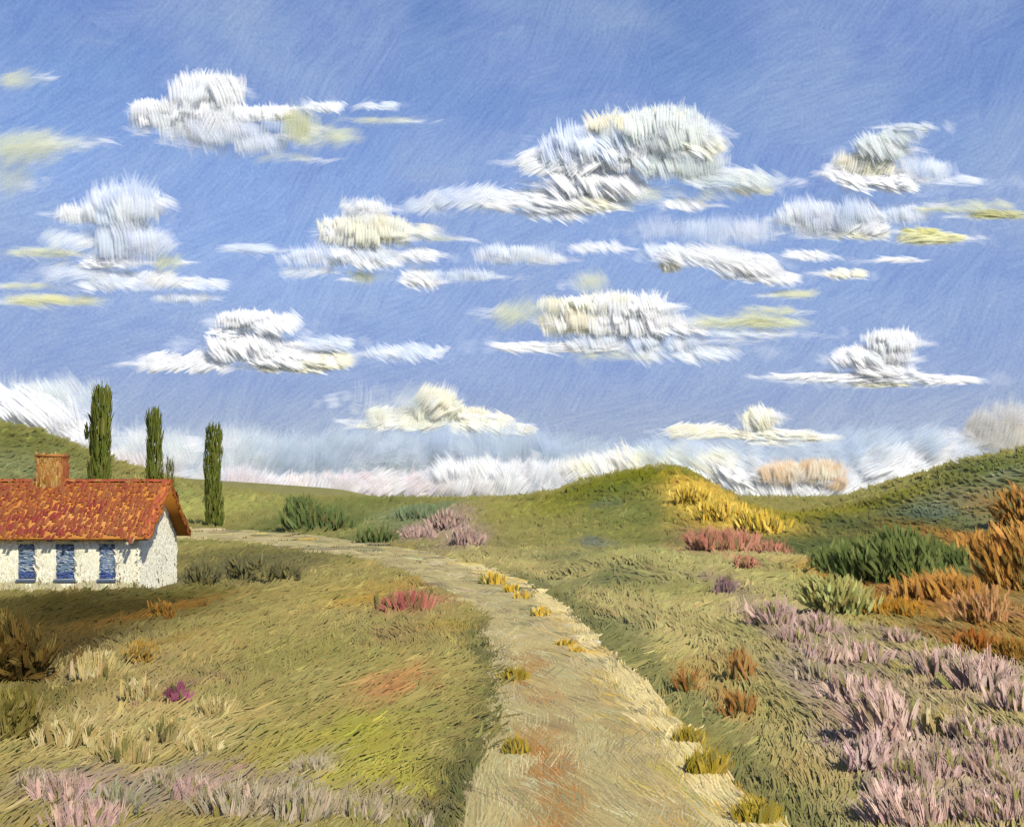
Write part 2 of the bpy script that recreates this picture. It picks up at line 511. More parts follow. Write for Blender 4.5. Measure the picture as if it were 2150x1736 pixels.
# flowers
def clump(label, px, py, w, h, pal, group, n=150, name='lavender_clump', lw=(.30, .017)):
    if name != 'lavender_clump':
        lw = (lw[0], lw[1] * .5)
    if name == 'lavender_clump':
        w, h = w * 1.25, h * .92
    return shrub(name, label, 'flower clump', px, py, w, h, pal, n, group, part='flowers', gain=1.55 if name == 'lavender_clump' else 1.1, up=1.0, out=.35, lw=lw, stem=True, extra=[('leaves', [(128, 126, 74), (112, 112, 66), (142, 138, 86)], max(n // 7, 10), (.3, .04))])


LR = 'mauve flower clumps in the lower right'
for a in [
    ('small dark purple flower clump on the olive mound below the pink bush', 1524, 1250, 32, 52, [(134, 108, 118), (148, 120, 128), (120, 98, 104)]),
    ('mauve clump beside the left side of the pale olive bush', 1622, 1318, 60, 64, MAUVE),
    ('mauve clump under the pale olive bush', 1722, 1334, 56, 52, MAUVE),
    ('long mauve clump slanting right below the pale olive bush', 1730, 1402, 54, 72, PALEM),
    ('faint mauve clump tucked left of the slanting one', 1668, 1352, 48, 40, MAUVE),
    ('grey mauve clump at the upper left border of the mauve drift', 1716, 1434, 52, 46, SLATE),
    ('wide pale mauve clump right of the slanting one', 1806, 1394, 70, 44, PALEM),
    ('small mauve clump below the ochre bush', 1890, 1352, 44, 36, MAUVE),
    ('mauve clump amid the yellow green grass with a white fleck above it', 1800, 1476, 76, 66, PALEM),
    ('large upright mauve clump in the middle of the mauve drift', 1862, 1560, 88, 132, PALEM),
    ('thick round mauve clump below the rusty brown bush', 1982, 1424, 74, 64, PALEM),
    ('thick broad mauve clump right of the round one', 2060, 1452, 100, 70, PALEM),
    ('mauve clump at the right edge under the dark ochre bush', 2128, 1500, 66, 80, PALEM),
    ('light mauve clump with a pale rim left of the large upright one', 1822, 1620, 70, 96, [(190, 164, 166), (176, 150, 152), (204, 182, 180)]),
    ('dark mauve clump below the large upright one', 1906, 1668, 64, 96, MAUVE),
    ('mauve clump beside the cream blossom tuft', 2030, 1560, 62, 66, PALEM),
    ('mauve clump leaning left in the lower mauve drift', 1976, 1640, 82, 70, PALEM),
    ('mauve clump near the right edge halfway down the drift', 2130, 1580, 62, 56, MAUVE),
    ('tall narrow mauve clump right of the leaning one', 2060, 1640, 52, 82, MAUVE),
    ('mauve clump curving right at the bottom of the drift', 1920, 1732, 110, 76, PALEM),
    ('mauve clump in the bottom right corner', 2128, 1730, 80, 84, PALEM),
    ('mauve clump left of the bottom right corner one', 2050, 1728, 66, 72, MAUVE),
    ('small mauve clump above the bottom right corner', 2112, 1656, 50, 50, PALEM),
]:
    clump(a[0], *a[1:6], LR, n=int(120 + a[3] * a[4] / 50))
LL = 'grey mauve flower clumps in the lower left'
for a in [
    ('grey mauve clump at the lower left edge', 62, 1664, 40, 76, SLATE),
    ('broad mauve clump near the lower left corner', 132, 1690, 90, 70, MAUVE),
    ('slate grey upright clump under the cream grass', 242, 1722, 66, 110, [(138, 134, 118), (124, 122, 108), (152, 146, 130)]),
    ('small grey mauve clump among the straw grass', 340, 1656, 44, 56, SLATE),
    ('round mauve clump in the bottom left field', 402, 1690, 72, 70, MAUVE),
    ('wide grey clump right of the round mauve one', 492, 1714, 96, 76, SLATE),
    ('grey mauve clump in the yellow green grass', 642, 1630, 54, 54, SLATE),
    ('wide grey mauve clump at the bottom below the yellow green grass', 636, 1720, 100, 76, SLATE),
    ('low grey clump at the bottom near the road bank', 744, 1722, 76, 52, SLATE),
    ('mauve clump in the bottom left corner', 190, 1740, 90, 50, MAUVE),
    ('small grey clump beside the road bank at the bottom edge', 872, 1744, 50, 50, SLATE),
]:
    clump(a[0], a[1], a[2], a[3], a[4] * .8, a[5], LL, n=int(110 + a[3] * a[4] / 50), lw=(.30, .013))
clump('single deep magenta flower in the straw grass of the left field', 370, 1482, 30, 52, [(142, 78, 104), (158, 94, 120), (126, 66, 90)], None, 46, 'magenta_flower', (.4, .12))
clump('crimson flower patch left of the road bend', 858, 1288, 88, 36, [(184, 112, 104), (174, 100, 94), (192, 130, 112)], None, 130, 'crimson_flowers', (.3, .05))
WB = 'cream blossom tufts'
for a in [
    ('cream blossom tuft right below the magenta flower', 440, 1514, 40, 40, CREAM),
    ('long cream tuft left of the magenta flower', 300, 1480, 40, 56, CREAM),
    ('cream tuft furthest left in the straw grass', 148, 1576, 70, 58, CREAM),
    ('cream tuft in the middle of the straw grass', 348, 1568, 56, 60, CREAM),
    ('cream tuft above the slate grey upright clump', 254, 1610, 64, 64, CREAM),
    ('cream tuft over the slope below the white house', 210, 1430, 60, 50, CREAM),
    ('small cream tuft right of the straw grass', 414, 1592, 50, 36, CREAM),
    ('cream blossom tuft between mauve clumps in the lower right', 1976, 1550, 56, 60, CREAM),
]:
    clump(a[0], a[1], a[2], a[3] * 1.5, a[4], a[5], WB, n=110, name='blossom_tuft', lw=(.36, .04))
YF = 'yellow flower clumps along the road'
for a in [
    ('yellow flower clump farthest up the road on its right edge', 1034, 1232, 46, 26),
    ('second yellow flower clump from the far end of the road edge', 1074, 1248, 34, 20),
    ('yellow flower clump between the road bend and the white stones', 1098, 1262, 30, 18),
    ('bright yellow flower clump just before the road bend', 1132, 1300, 32, 30),
    ('pale yellow flower clump left of the white stones', 1188, 1362, 36, 18),
    ('yellow flower clump inside the road below the white stones', 1212, 1376, 30, 18),
]:
    clump(a[0], *a[1:5], [(222, 186, 76), (206, 166, 52), (230, 204, 120)], YF, 70, 'yellow_flowers', (.32, .07))
YT = 'grass tufts on and beside the road'
for a in [
    ('yellow olive grass tuft on the left wheel track, the farther one', 1082, 1436, 44, 38),
    ('yellow olive grass tuft on the left wheel track, the nearer one', 1088, 1592, 42, 62),
    ('olive grass tuft at the right road edge just above the bigger one', 1440, 1566, 46, 54),
    ('big olive yellow grass tuft at the right road edge', 1486, 1634, 66, 76),
    ('long olive grass tuft at the bottom of the right road edge', 1590, 1736, 80, 60),
]:
    clump(a[0], a[1], a[2], a[3], a[4] * .7, [(166, 146, 52), (152, 136, 46), (186, 162, 66)], YT, 110, 'grass_tuft', (.45, .06))
RT = 'rust red tufts in the right field'
for a in [
    ('rust red grass tuft, leftmost of three in the right field', 1442, 1458, 26, 50),
    ('rust red grass tuft, upper right of three in the right field', 1560, 1430, 50, 56),
    ('rust red grass tuft, lowest of three in the right field', 1548, 1506, 52, 48),
]:
    clump(a[0], *a[1:5], [(176, 132, 76), (186, 148, 92), (164, 116, 62)], RT, 50, 'rust_grass', (.6, .05))



# ------------------------------------------------------------------ colour of the ground cover
PX = np.array([p[:4] for p in PATCH])
PC = np.array([p[4] for p in PATCH])
PS = np.array([p[5] for p in PATCH])


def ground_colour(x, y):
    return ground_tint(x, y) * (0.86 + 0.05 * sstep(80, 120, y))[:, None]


def ground_tint(x, y):
    n = fbm(x * 0.35, y * 0.35, 5)[:, None]
    left = C(156, 145, 86) * (1 - n) + C(168, 154, 98) * n
    right = C(182, 172, 114) * (1 - n) + C(196, 180, 124) * n
    far = C(136, 132, 76) * (1 - n) + C(152, 146, 90) * n
    dr = edge_dist(REd, x, y)
    dl = -edge_dist(LEd, x, y)
    side = sstep(-2, 2, dr + (0))[:, None]
    c = left * (1 - side) + right * side
    f = sstep(62, 100, y)[:, None]
    c = c * (1 - f) + far * f
    wx = x + (fbm(x * 1.2, y * 0.6, 31) - .5) * (0.6 + 0.02 * y)
    wy = y + (fbm(x * 1.2, y * 0.6, 47) - .5) * (1.0 + 0.06 * y)
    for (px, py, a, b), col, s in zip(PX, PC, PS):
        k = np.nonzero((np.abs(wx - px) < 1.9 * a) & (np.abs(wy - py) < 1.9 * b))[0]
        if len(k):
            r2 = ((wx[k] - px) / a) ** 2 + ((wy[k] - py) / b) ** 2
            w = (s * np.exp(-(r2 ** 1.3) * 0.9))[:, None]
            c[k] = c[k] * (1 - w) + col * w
    # darker grass along both verges, on the left painting in the bank's shade
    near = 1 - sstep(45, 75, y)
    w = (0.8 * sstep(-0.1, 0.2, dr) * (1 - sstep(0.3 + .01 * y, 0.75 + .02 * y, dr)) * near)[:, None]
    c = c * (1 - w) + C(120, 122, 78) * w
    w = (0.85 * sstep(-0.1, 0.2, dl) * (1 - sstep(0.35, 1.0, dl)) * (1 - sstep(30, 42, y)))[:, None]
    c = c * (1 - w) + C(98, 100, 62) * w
    return c


# ------------------------------------------------------------------ mesh building
def obj(name, verts, faces, mat, cols=None, parent=None, smooth=True, mats=None, midx=None):
    me = bpy.data.meshes.new(name)
    verts = np.asarray(verts, np.float32)
    if isinstance(faces, np.ndarray):
        nf = len(faces)
        me.vertices.add(len(verts))
        me.vertices.foreach_set('co', verts.ravel())
        me.loops.add(nf * faces.shape[1])
        me.loops.foreach_set('vertex_index', faces.astype(np.int32).ravel())
        me.polygons.add(nf)
        me.polygons.foreach_set('loop_start', np.arange(nf, dtype=np.int32) * faces.shape[1])
        me.polygons.foreach_set('use_smooth', np.full(nf, smooth))
        if midx is not None:
            me.polygons.foreach_set('material_index', np.asarray(midx, np.int32))
        me.update(calc_edges=True)
    else:
        me.from_pydata(verts.tolist(), [], faces)
        me.polygons.foreach_set('use_smooth', np.full(len(me.polygons), smooth))
        me.update()
    for m in (mats or [mat]):
        me.materials.append(m)
    if cols is not None:
        a = me.color_attributes.new('Col', 'FLOAT_COLOR', 'POINT')
        cc = np.ones((len(verts), 4), np.float32)
        cols = np.asarray(cols, np.float32)
        cc[:, :cols.shape[1]] = cols
        a.data.foreach_set('color', cc.ravel())
    o = bpy.data.objects.new(name, me)
    COL.objects.link(o)
    if parent is not None:
        o.parent = parent
    return o


def thing(name, label, cat, loc, group=None):
    o = bpy.data.objects.new(name, None)
    o.location = loc
    o.empty_display_size = 0.3
    COL.objects.link(o)
    return tag(o, label, cat, group)


def tag(o, label, cat, group=None):
    o['label'], o['category'] = label, cat
    if group:
        o['group'] = group
    return o


def norm(v):
    return v / np.maximum(np.linalg.norm(v, axis=-1, keepdims=True), 1e-9)


def strokes(P, D, N, L, W, cols, bend=0.15, ridge=0.35, prof=(0.75, 1, 1.0, 0.5), rowalpha=None, share=1):
    """ridged, tapering blades: P base points, D directions, N the side they show"""
    n = len(P)
    D = norm(D)
    S = norm(np.cross(D, N))
    N = norm(np.cross(S, D))
    L = np.broadcast_to(np.asarray(L, float), (n,))[:, None]
    W = np.broadcast_to(np.asarray(W, float), (n,))[:, None]
    gn = n // share
    B = S * np.repeat(rng.normal(0, bend, (gn, 1)), share, 0) * L - N * np.repeat(np.abs(rng.normal(0, bend * .4, (gn, 1))), share, 0) * L
    V = np.zeros((n, 4, 3, 3), np.float32)
    for i, (t, w) in enumerate(zip((0, 0.33, 0.68, 1.0), prof)):
        c = P + D * L * t + B * (t * t)
        V[:, i, 0] = c - S * W * w * 0.5
        V[:, i, 1] = c + N * W * ridge * w
        V[:, i, 2] = c + S * W * w * 0.5
    base = np.array([[r * 3 + k, r * 3 + k + 1, r * 3 + k + 4, r * 3 + k + 3] for r in range(3) for k in range(2)])
    Fc = (base[None] + (np.arange(n) * 12)[:, None, None]).reshape(-1, 4)
    cv = np.repeat(np.asarray(cols, np.float32), 12, axis=0)
    if rowalpha is not None:
        ra = np.repeat(np.asarray(rowalpha, np.float32), 3)
        side = np.tile(np.array([.7, 1, .7], np.float32), 4)
        cv[:, 3] *= np.tile(ra * side, n)
    return V.reshape(-1, 3), Fc, cv


def rake(k, P, D, N, L, W, cols, ragged=.10, gap=.95, vary=.05, **kw):
    """bundles of k blades growing side by side, sharing lean and bend"""
    n = len(P)
    L = np.repeat(np.broadcast_to(np.asarray(L, float), (n,)), k)
    W = np.repeat(np.broadcast_to(np.asarray(W, float), (n,)), k)
    D = norm(D)
    S = norm(np.cross(D, N))
    off = np.tile(np.arange(k) - (k - 1) / 2, n) * W * gap
    Sk, Dk = np.repeat(S, k, 0), np.repeat(D, k, 0)
    Pk = np.repeat(P, k, 0) + Sk * off[:, None] + Dk * (rng.normal(0, ragged, n * k) * L)[:, None]
    cols = np.repeat(np.asarray(cols, float), k, 0)
    cols[:, :3] = np.clip(cols[:, :3] * (1 + rng.normal(0, vary, (n * k, 1))), .003, .93)
    return strokes(Pk, Dk, np.repeat(N, k, 0), L * (1 + rng.normal(0, ragged, n * k)), W * rng.uniform(.75, 1.2, n * k), cols, share=k, **kw)


def join(parts):
    vs, fs, cs, k = [], [], [], 0
    for v, f, c in parts:
        vs.append(v)
        fs.append(f + k)
        cs.append(c)
        k += len(v)
    return np.concatenate(vs), np.concatenate(fs), np.concatenate(cs)


def jitter(cols, v=0.13, h=0.05):
    n = len(cols)
    return np.clip(cols * (1 + rng.normal(0, v, (n, 1))) * (1 + rng.normal(0, h, (n, 3))), 0.004, 0.92)


def pick(pal, n, w=None):
    pal = np.array([C(*p) for p in pal])
    return pal[rng.choice(len(pal), n, p=w)]


# ------------------------------------------------------------------ materials
def mat_paint(name, rough=0.6, spec=0.3, bump=0.25, bscale=30.0, transl=0.0, stretch=(1, 1, 1), bdist=0.02, alpha=False, vary=0.25):
    m = bpy.data.materials.new(name)
    m.use_nodes = True
    g = G(m.node_tree)
    at = g.n('ShaderNodeAttribute', attribute_name='Col')
    co = g.vscale(g.n('ShaderNodeTexCoord').outputs['Object'], stretch)
    nz = g.noise(co, bscale, 3, 0.6, 0.3)
    col = at.outputs['Color']
    if vary:
        cb = g.n('ShaderNodeCombineXYZ')
        for i in range(3):
            g.put(cb.inputs[i], g.math('MULTIPLY_ADD', nz, vary * 2, 1 - vary))
        col = g.mix(1.0, col, cb.outputs[0], 'MULTIPLY')
    p = g.n('ShaderNodeBsdfPrincipled')
    g.put(p.inputs['Base Color'], col)
    p.inputs['Roughness'].default_value = rough
    p.inputs['Specular IOR Level'].default_value = spec
    if bump:
        b = g.n('ShaderNodeBump')
        b.inputs['Strength'].default_value = bump
        b.inputs['Distance'].default_value = bdist
        g.put(b.inputs['Height'], nz)
        g.put(p.inputs['Normal'], b.outputs[0])
    sh = p.outputs[0]
    if transl:
        t = g.n('ShaderNodeBsdfTranslucent')
        g.put(t.inputs[0], col)
        mx = g.n('ShaderNodeMixShader')
        mx.inputs[0].default_value = transl
        g.put(mx.inputs[1], sh)
        g.put(mx.inputs[2], t.outputs[0])
        sh = mx.outputs[0]
    if alpha:
        tr = g.n('ShaderNodeBsdfTransparent')
        mx = g.n('ShaderNodeMixShader')
        g.put(mx.inputs[0], at.outputs['Alpha'])
        g.put(mx.inputs[1], tr.outputs[0])
        g.put(mx.inputs[2], sh)
        sh = mx.outputs[0]
    o = g.n('ShaderNodeOutputMaterial')
    g.put(o.inputs[0], sh)
    return m


M_GROUND = mat_paint('meadow_soil', 0.85, 0.15, 0.5, 6.0, bdist=0.08)
M_GRASS = mat_paint('grass_blade', 0.75, 0.08, 0.1, 26.0, 0.08, vary=.08)
M_LEAF = mat_paint('leaf', 0.75, 0.1, 0.1, 14.0, 0.2, vary=.12)
M_ROAD = mat_paint('road_dust', 0.75, 0.25, 0.3, 14.0, bdist=0.03)
M_PLASTER = mat_paint('lime_plaster', 0.6, 0.3, 0.3, 12.0, bdist=0.03, vary=0.1)
M_TILE = mat_paint('clay_tile', 0.6, 0.3, 0.3, 9.0, bdist=0.03)
M_PAINT = mat_paint('blue_paint', 0.45, 0.4, 0.2, 12.0, bdist=0.01)
M_BARK = mat_paint('bark', 0.85, 0.15, 0.5, 12.0, bdist=0.03)
M_STONE = mat_paint('pale_stone', 0.7, 0.25, 0.5, 9.0, bdist=0.03)
M_CLOUD = mat_paint('cloud_vapour', 0.9, 0.05, 0.0, 0.05, 0.25, vary=0.0)
M_VEIL = mat_paint('cloud_veil', 0.9, 0.02, 0.0, 0.05, 0.3, alpha=True, vary=0.0)

# ------------------------------------------------------------------ ground
rows = np.concatenate([np.linspace(-60, 8, 24), np.geomspace(8.3, 330, 330), np.geomspace(345, 6000, 22)])
us = np.linspace(-1, 1, 301)
us = us * (0.35 + 0.65 * us ** 2)
GY = np.repeat(rows, len(us))
GX = np.tile(us, len(rows)) * (1.25 * np.maximum(GY, 0) + 60)
GZ = height(GX, GY)
nr, nc = len(rows), len(us)
idx = np.arange(nr * nc).reshape(nr, nc)
gf = np.stack([idx[:-1, :-1], idx[:-1, 1:], idx[1:, 1:], idx[1:, :-1]], -1).reshape(-1, 4)
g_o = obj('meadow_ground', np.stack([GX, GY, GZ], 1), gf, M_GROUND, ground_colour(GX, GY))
g_o['kind'] = 'structure'

# road: a cambered sheet with its own ridges and ruts
nw = 22
tt = np.linspace(0, 1, nw)
RV, RC = [], []
ROADBASE = (178, 166, 124)


def road_colour(x, y, t):
    n = fbm(x * 1.3, y * 0.5, 8)[:, None]
    c = C(180, 168, 122) * (1 - n) + C(196, 182, 134) * n
    w = (0.55 * sstep(0.5, 0.72, t) * (1 - sstep(30, 48, y)))[:, None]
    c = c * (1 - w) + C(192, 166, 116) * w
    w = (0.9 * sstep(0.74, 0.9, t) * (1 - sstep(60, 80, y)))[:, None]
    c = c * (1 - w) + C(240, 222, 166) * w
    streak = np.exp(-((t - 0.28 - .06 * np.sin(y)) / 0.10) ** 2) * sstep(0.28, 0.46, fbm(x * .3, y * 0.6, 77, 2)) * (1 - sstep(24, 32, y))
    c = c * (1 - 0.9 * streak[:, None]) + C(178, 124, 60) * 0.9 * streak[:, None]
    return c


for i in range(len(LEd)):
    p = LEd[i][None] * (1 - tt[:, None]) + REd[i][None] * tt[:, None]
    z = height(p[:, 0], p[:, 1]) + 0.03 - 0.03 * (np.abs(tt * 2 - 1) ** 4)
    z = z - 0.015 * np.exp(-((tt - 0.28) / 0.09) ** 2) - 0.015 * np.exp(-((tt - 0.72) / 0.09) ** 2)
    RV.append(np.column_stack([p, z]))
    RC.append(road_colour(p[:, 0], p[:, 1], tt))
RV, RC = np.concatenate(RV), np.concatenate(RC)
idx = np.arange(len(LEd) * nw).reshape(len(LEd), nw)
rf = np.stack([idx[:-1, :-1], idx[:-1, 1:], idx[1:, 1:], idx[1:, :-1]], -1).reshape(-1, 4)
# dried ridges combed along the road
n = 6500
Yt = 1 / (1 / 9.5 + rng.random(n) * (1 / 125 - 1 / 9.5))
srow = np.interp(Yt, np.maximum.accumulate(LEd[:, 1]), np.arange(len(LEd)))
srow = np.where(rng.random(n) < 0.4, rng.random(n) ** 1.5 * 200 + 40, srow)
srow = np.clip(srow + rng.normal(0, 2, n), 0, len(LEd) - 2.01)
k = srow.astype(int)
fr = (srow - k)[:, None]
t = rng.random(n)
tb = t[:, None]
pa = LEd[k] * (1 - fr) + LEd[k + 1] * fr
pb = REd[k] * (1 - fr) + REd[k + 1] * fr
P2 = pa * (1 - tb) + pb * tb
dirn = norm((LEd[k + 1] - LEd[k]) * (1 - tb) + (REd[k + 1] - REd[k]) * tb)
ang = rng.normal(0, 0.16, n) + (fbm(P2[:, 0] * .8, P2[:, 1] * .35, 21, 2) - .5) * 0.9
ang = ang * (1 - .85 * sstep(.72, .95, t)) * (1 - .7 * sstep(.2, .02, t))
ca, sa = np.cos(ang), np.sin(ang)
D2 = np.stack([dirn[:, 0] * ca - dirn[:, 1] * sa, dirn[:, 0] * sa + dirn[:, 1] * ca], 1)
Yd = P2[:, 1]
L = (0.9 + 0.03 * Yd) * rng.uniform(.6, 1.4, n)
W = (0.028 + 0.0015 * Yd) * rng.uniform(.7, 1.3, n)
P = np.column_stack([P2, height(P2[:, 0], P2[:, 1]) + 0.034])
cc = jitter(road_colour(P2[:, 0], P2[:, 1], t), .07, .02)
pale = rng.random(n) < 0.12
cc[pale] = jitter(pick([(206, 196, 158), (196, 186, 148)], pale.sum()), .06)
yel = (rng.random(n) < 0.16 * sstep(0.5, 0.9, t))
cc[yel] = jitter(pick([(216, 190, 108), (206, 176, 88)], yel.sum()), .08)
gry = (rng.random(n) < 0.14)
cc[gry] = jitter(pick([(158, 148, 112), (152, 142, 108)], gry.sum()), .08)
st = rake(7, P, np.column_stack([D2, np.zeros(n)]), np.tile([0, 0, 1.0], (n, 1)), L, W, cc, ragged=.06, vary=.10, bend=0.10, ridge=0.95, prof=(0.7, 1, 1, 0.7))
v, f, c = join([(RV, rf, RC), st])
ro = obj('dirt_road', v, f, M_ROAD, c)
ro['kind'] = 'structure'

# ------------------------------------------------------------------ grass (nobody could count it)
def grass_points(n):
    a = int(n * 0.6)
    Y = np.concatenate([1 / (1 / 9.5 + rng.random(a) * (1 / 85 - 1 / 9.5)), np.exp(rng.uniform(np.log(55), np.log(292), n - a))])
    X = rng.uniform(-1, 1, n) * (0.56 * Y + 5)
    dr, dl = edge_dist(REd, X, Y), -edge_dist(LEd, X, Y)
    e = 0.04 + 0.004 * Y
    keep = (dr > e) | (dl > e)
    house = (X < -15.4) & (Y > 47.6) & (Y < 54.2)
    keep &= ~house
    return X[keep], Y[keep]


KG = 6
X, Y = grass_points(125000)
n = len(X)
Z = height(X, Y)
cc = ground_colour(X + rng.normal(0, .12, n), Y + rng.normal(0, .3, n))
L = (0.25 + 0.0105 * Y) * rng.uniform(.6, 1.45, n)
hl = 1 - .3 * sstep(70, 110, Y)
L = L * hl
W = hl * (0.011 + 0.0009 * Y) * rng.uniform(.7, 1.4, n)
flow = (fbm(X * .3, Y * .14, 61, 2) - .5) * 2.4 + rng.normal(0, .08, n) + 0.3
D = np.stack([flow, rng.normal(1.0, .1, n), 0.24 + 0.3 * sstep(80, 150, Y)], 1)
Nn = np.stack([rng.normal(0.3, .1, n), np.full(n, -.8), rng.normal(1.1, .1, n)], 1)
pale = rng.random(n) < 0.07
cc = jitter(cc, .085, .035)
cc[pale] = np.minimum(cc[pale] * 1.35, .8)
dark = rng.random(n) < 0.10
cc[dark] *= 0.92
v, f, c = rake(KG, np.stack([X, Y, Z - 0.03], 1), D, Nn, L, W, cc, ragged=.16, gap=1.1, vary=.05, bend=.16, ridge=.14)
go = obj('meadow_grass', v, f, M_GRASS, c)
go['kind'] = 'stuff'
tag(go, 'olive and straw coloured meadow grass covering field and hills', 'grass')

# ------------------------------------------------------------------ plants
def stem_mesh(h, r, nbr=4, spread=.4, seed=0):
    """tapered stem with a few limbs, local coordinates"""
    parts = []

    def tube(p0, p1, r0, r1):
        p0, p1 = np.array(p0, float), np.array(p1, float)
        d = norm(p1 - p0)
        a = norm(np.cross(d, [0.3, 1, 0.2]))
        b = np.cross(d, a)
        an = np.arange(7) * 2 * math.pi / 7
        ring = np.cos(an)[:, None] * a + np.sin(an)[:, None] * b
        v = np.concatenate([p0 + ring * r0, (p0 + p1) / 2 + ring * (r0 + r1) / 2 * 1.05, p1 + ring * r1])
        f = np.array([[q * 7 + i, q * 7 + (i + 1) % 7, (q + 1) * 7 + (i + 1) % 7, (q + 1) * 7 + i] for q in range(2) for i in range(7)])
        parts.append((v, f, jitter(np.tile(C(96, 78, 52), (len(v), 1)), .1)))
    tube((0, 0, -0.08 * h), (0, 0, h * .45), r, r * .7)
    tube((0, 0, h * .44), (rng.normal(0, .03) * h, 0, h * .85), r * .7, r * .2)
    for i in range(nbr):
        a = i * 2.4 + rng.random()
        z0 = h * rng.uniform(.12, .5)
        tube((0, 0, z0), (math.cos(a) * spread * h, math.sin(a) * spread * h, z0 + h * .3), r * .5, r * .12)
    return join(parts)


def ellipsoid_strokes(cx, cz, rx, ry, rz, n, L, W, pal, weights=None, up=1.0, out=.45, face=1.1, mixin=None, gain=1.35):
    """sprays through a low, uneven mound"""
    KB = 5
    parts_n = [int(n * q / KB) for q in (.34, .26, .22, .18)]
    out_parts = []
    for k, m in enumerate(parts_n):
        m = max(m, 6)
        ox, oy = (rng.uniform(-.42, .42) * rx, rng.uniform(-.3, .3) * ry) if k else (0, 0)
        sx, sz = rng.uniform(.55, .8), rng.uniform(.6, 1.0)
        u = norm(rng.normal(0, 1, (m, 3)))
        rad = rng.random((m, 1)) ** .38
        lump = 0.78 + 0.4 * fbm(u[:, 0] * 2.2 + 5, u[:, 2] * 2.2 + u[:, 1] * 1.7, int(rng.integers(1000)), 2)[:, None]
        P = u * rad * lump * np.array([rx * sx, ry * sx, rz * sz])
        P[:, 0] += rng.normal(0, .20, m) * rx
        P[:, 1] += rng.normal(0, .15, m) * ry
        P[:, 2] = np.maximum(P[:, 2], -rz * .9)
        D = u * out + np.array([rng.normal(0, .25), .45, up]) + rng.normal(0, .1, (m, 3))
        N = u * .22 + np.array([0.4, -face, .9]) + rng.normal(0, .1, (m, 3))
        P = P + np.array([cx + ox, oy, cz - rz * (1 - sz) * .8])
        P[:, 2] -= L * .35
        cols = jitter(pick(pal, m, weights) * gain, .09, .03)
        if mixin is not None:
            q = rng.random(m) < .2
            cols[q] = jitter(np.tile(mixin, (q.sum(), 1)), .12, .04)
        out_parts.append(rake(KB, P, D, N, L * rng.uniform(.6, 1.4, m), W * rng.uniform(.7, 1.3, m), cols, ragged=.13, gap=1.0, vary=.06, bend=.16, ridge=.35, prof=(.75, 1, 1, .6)))
    return join(out_parts)


def grow(name, label, cat, px, py, wpx, hpx, pal, n=420, group=None, w=None, lobes=None, part='foliage', up=1.0, out=.4, lw=(0.18, 0.0105), stem=True, mat=None, extra=None, bury=.06, gain=1.35, mix=True):
    """a bush standing where the sketch grid shows its foot"""
    x, y = hit(px, py)
    z = float(height(np.array([x]), np.array([y]))[0])
    s = y / F
    Wd, Ht = wpx * s, hpx * s
    root = thing(name, label, cat, (x, y, z), group)
    lobes = lobes or [(0, .5, .5, .5, 1.0)]
    parts = []
    tot = sum(l[4] for l in lobes)
    for cx, cz, rx, rz, k in lobes:
        parts.append(ellipsoid_strokes(cx * Wd, cz * Ht - bury * Ht, rx * Wd * 1.2, max(rx * Wd * .75, .1), rz * Ht * 1.0, max(int(7.5 * n * k / tot), 90), max(Wd, Ht) * lw[0], max(Wd, Ht) * lw[1], pal, w, up, out, mixin=ground_colour(np.array([x]), np.array([y]))[0] if mix else None, gain=gain))
    v, f, c = join(parts)
    obj(part, v, f, mat or M_LEAF, c, root)
    if extra:
        for (pn, pal2, n2, lw2) in extra:
            pr = []
            for cx, cz, rx, rz, k in lobes:
                pr.append(ellipsoid_strokes(cx * Wd, cz * Ht - bury * Ht + .06 * Ht, rx * Wd * 1.2, max(rx * Wd * .8, .1), rz * Ht * 1.0, max(int(1.5 * n2 * k / tot), 12), max(Wd, Ht) * lw2[0], max(Wd, Ht) * lw2[1] * .45, pal2, None, up, out, gain=gain))
            v, f, c = join(pr)
            obj(pn, v, f, mat or M_LEAF, c, root)
    if stem:
        v, f, c = stem_mesh(Ht * .8, max(Wd * .025, .015))
        obj('stem', v, f, M_BARK, c, root)
    return root


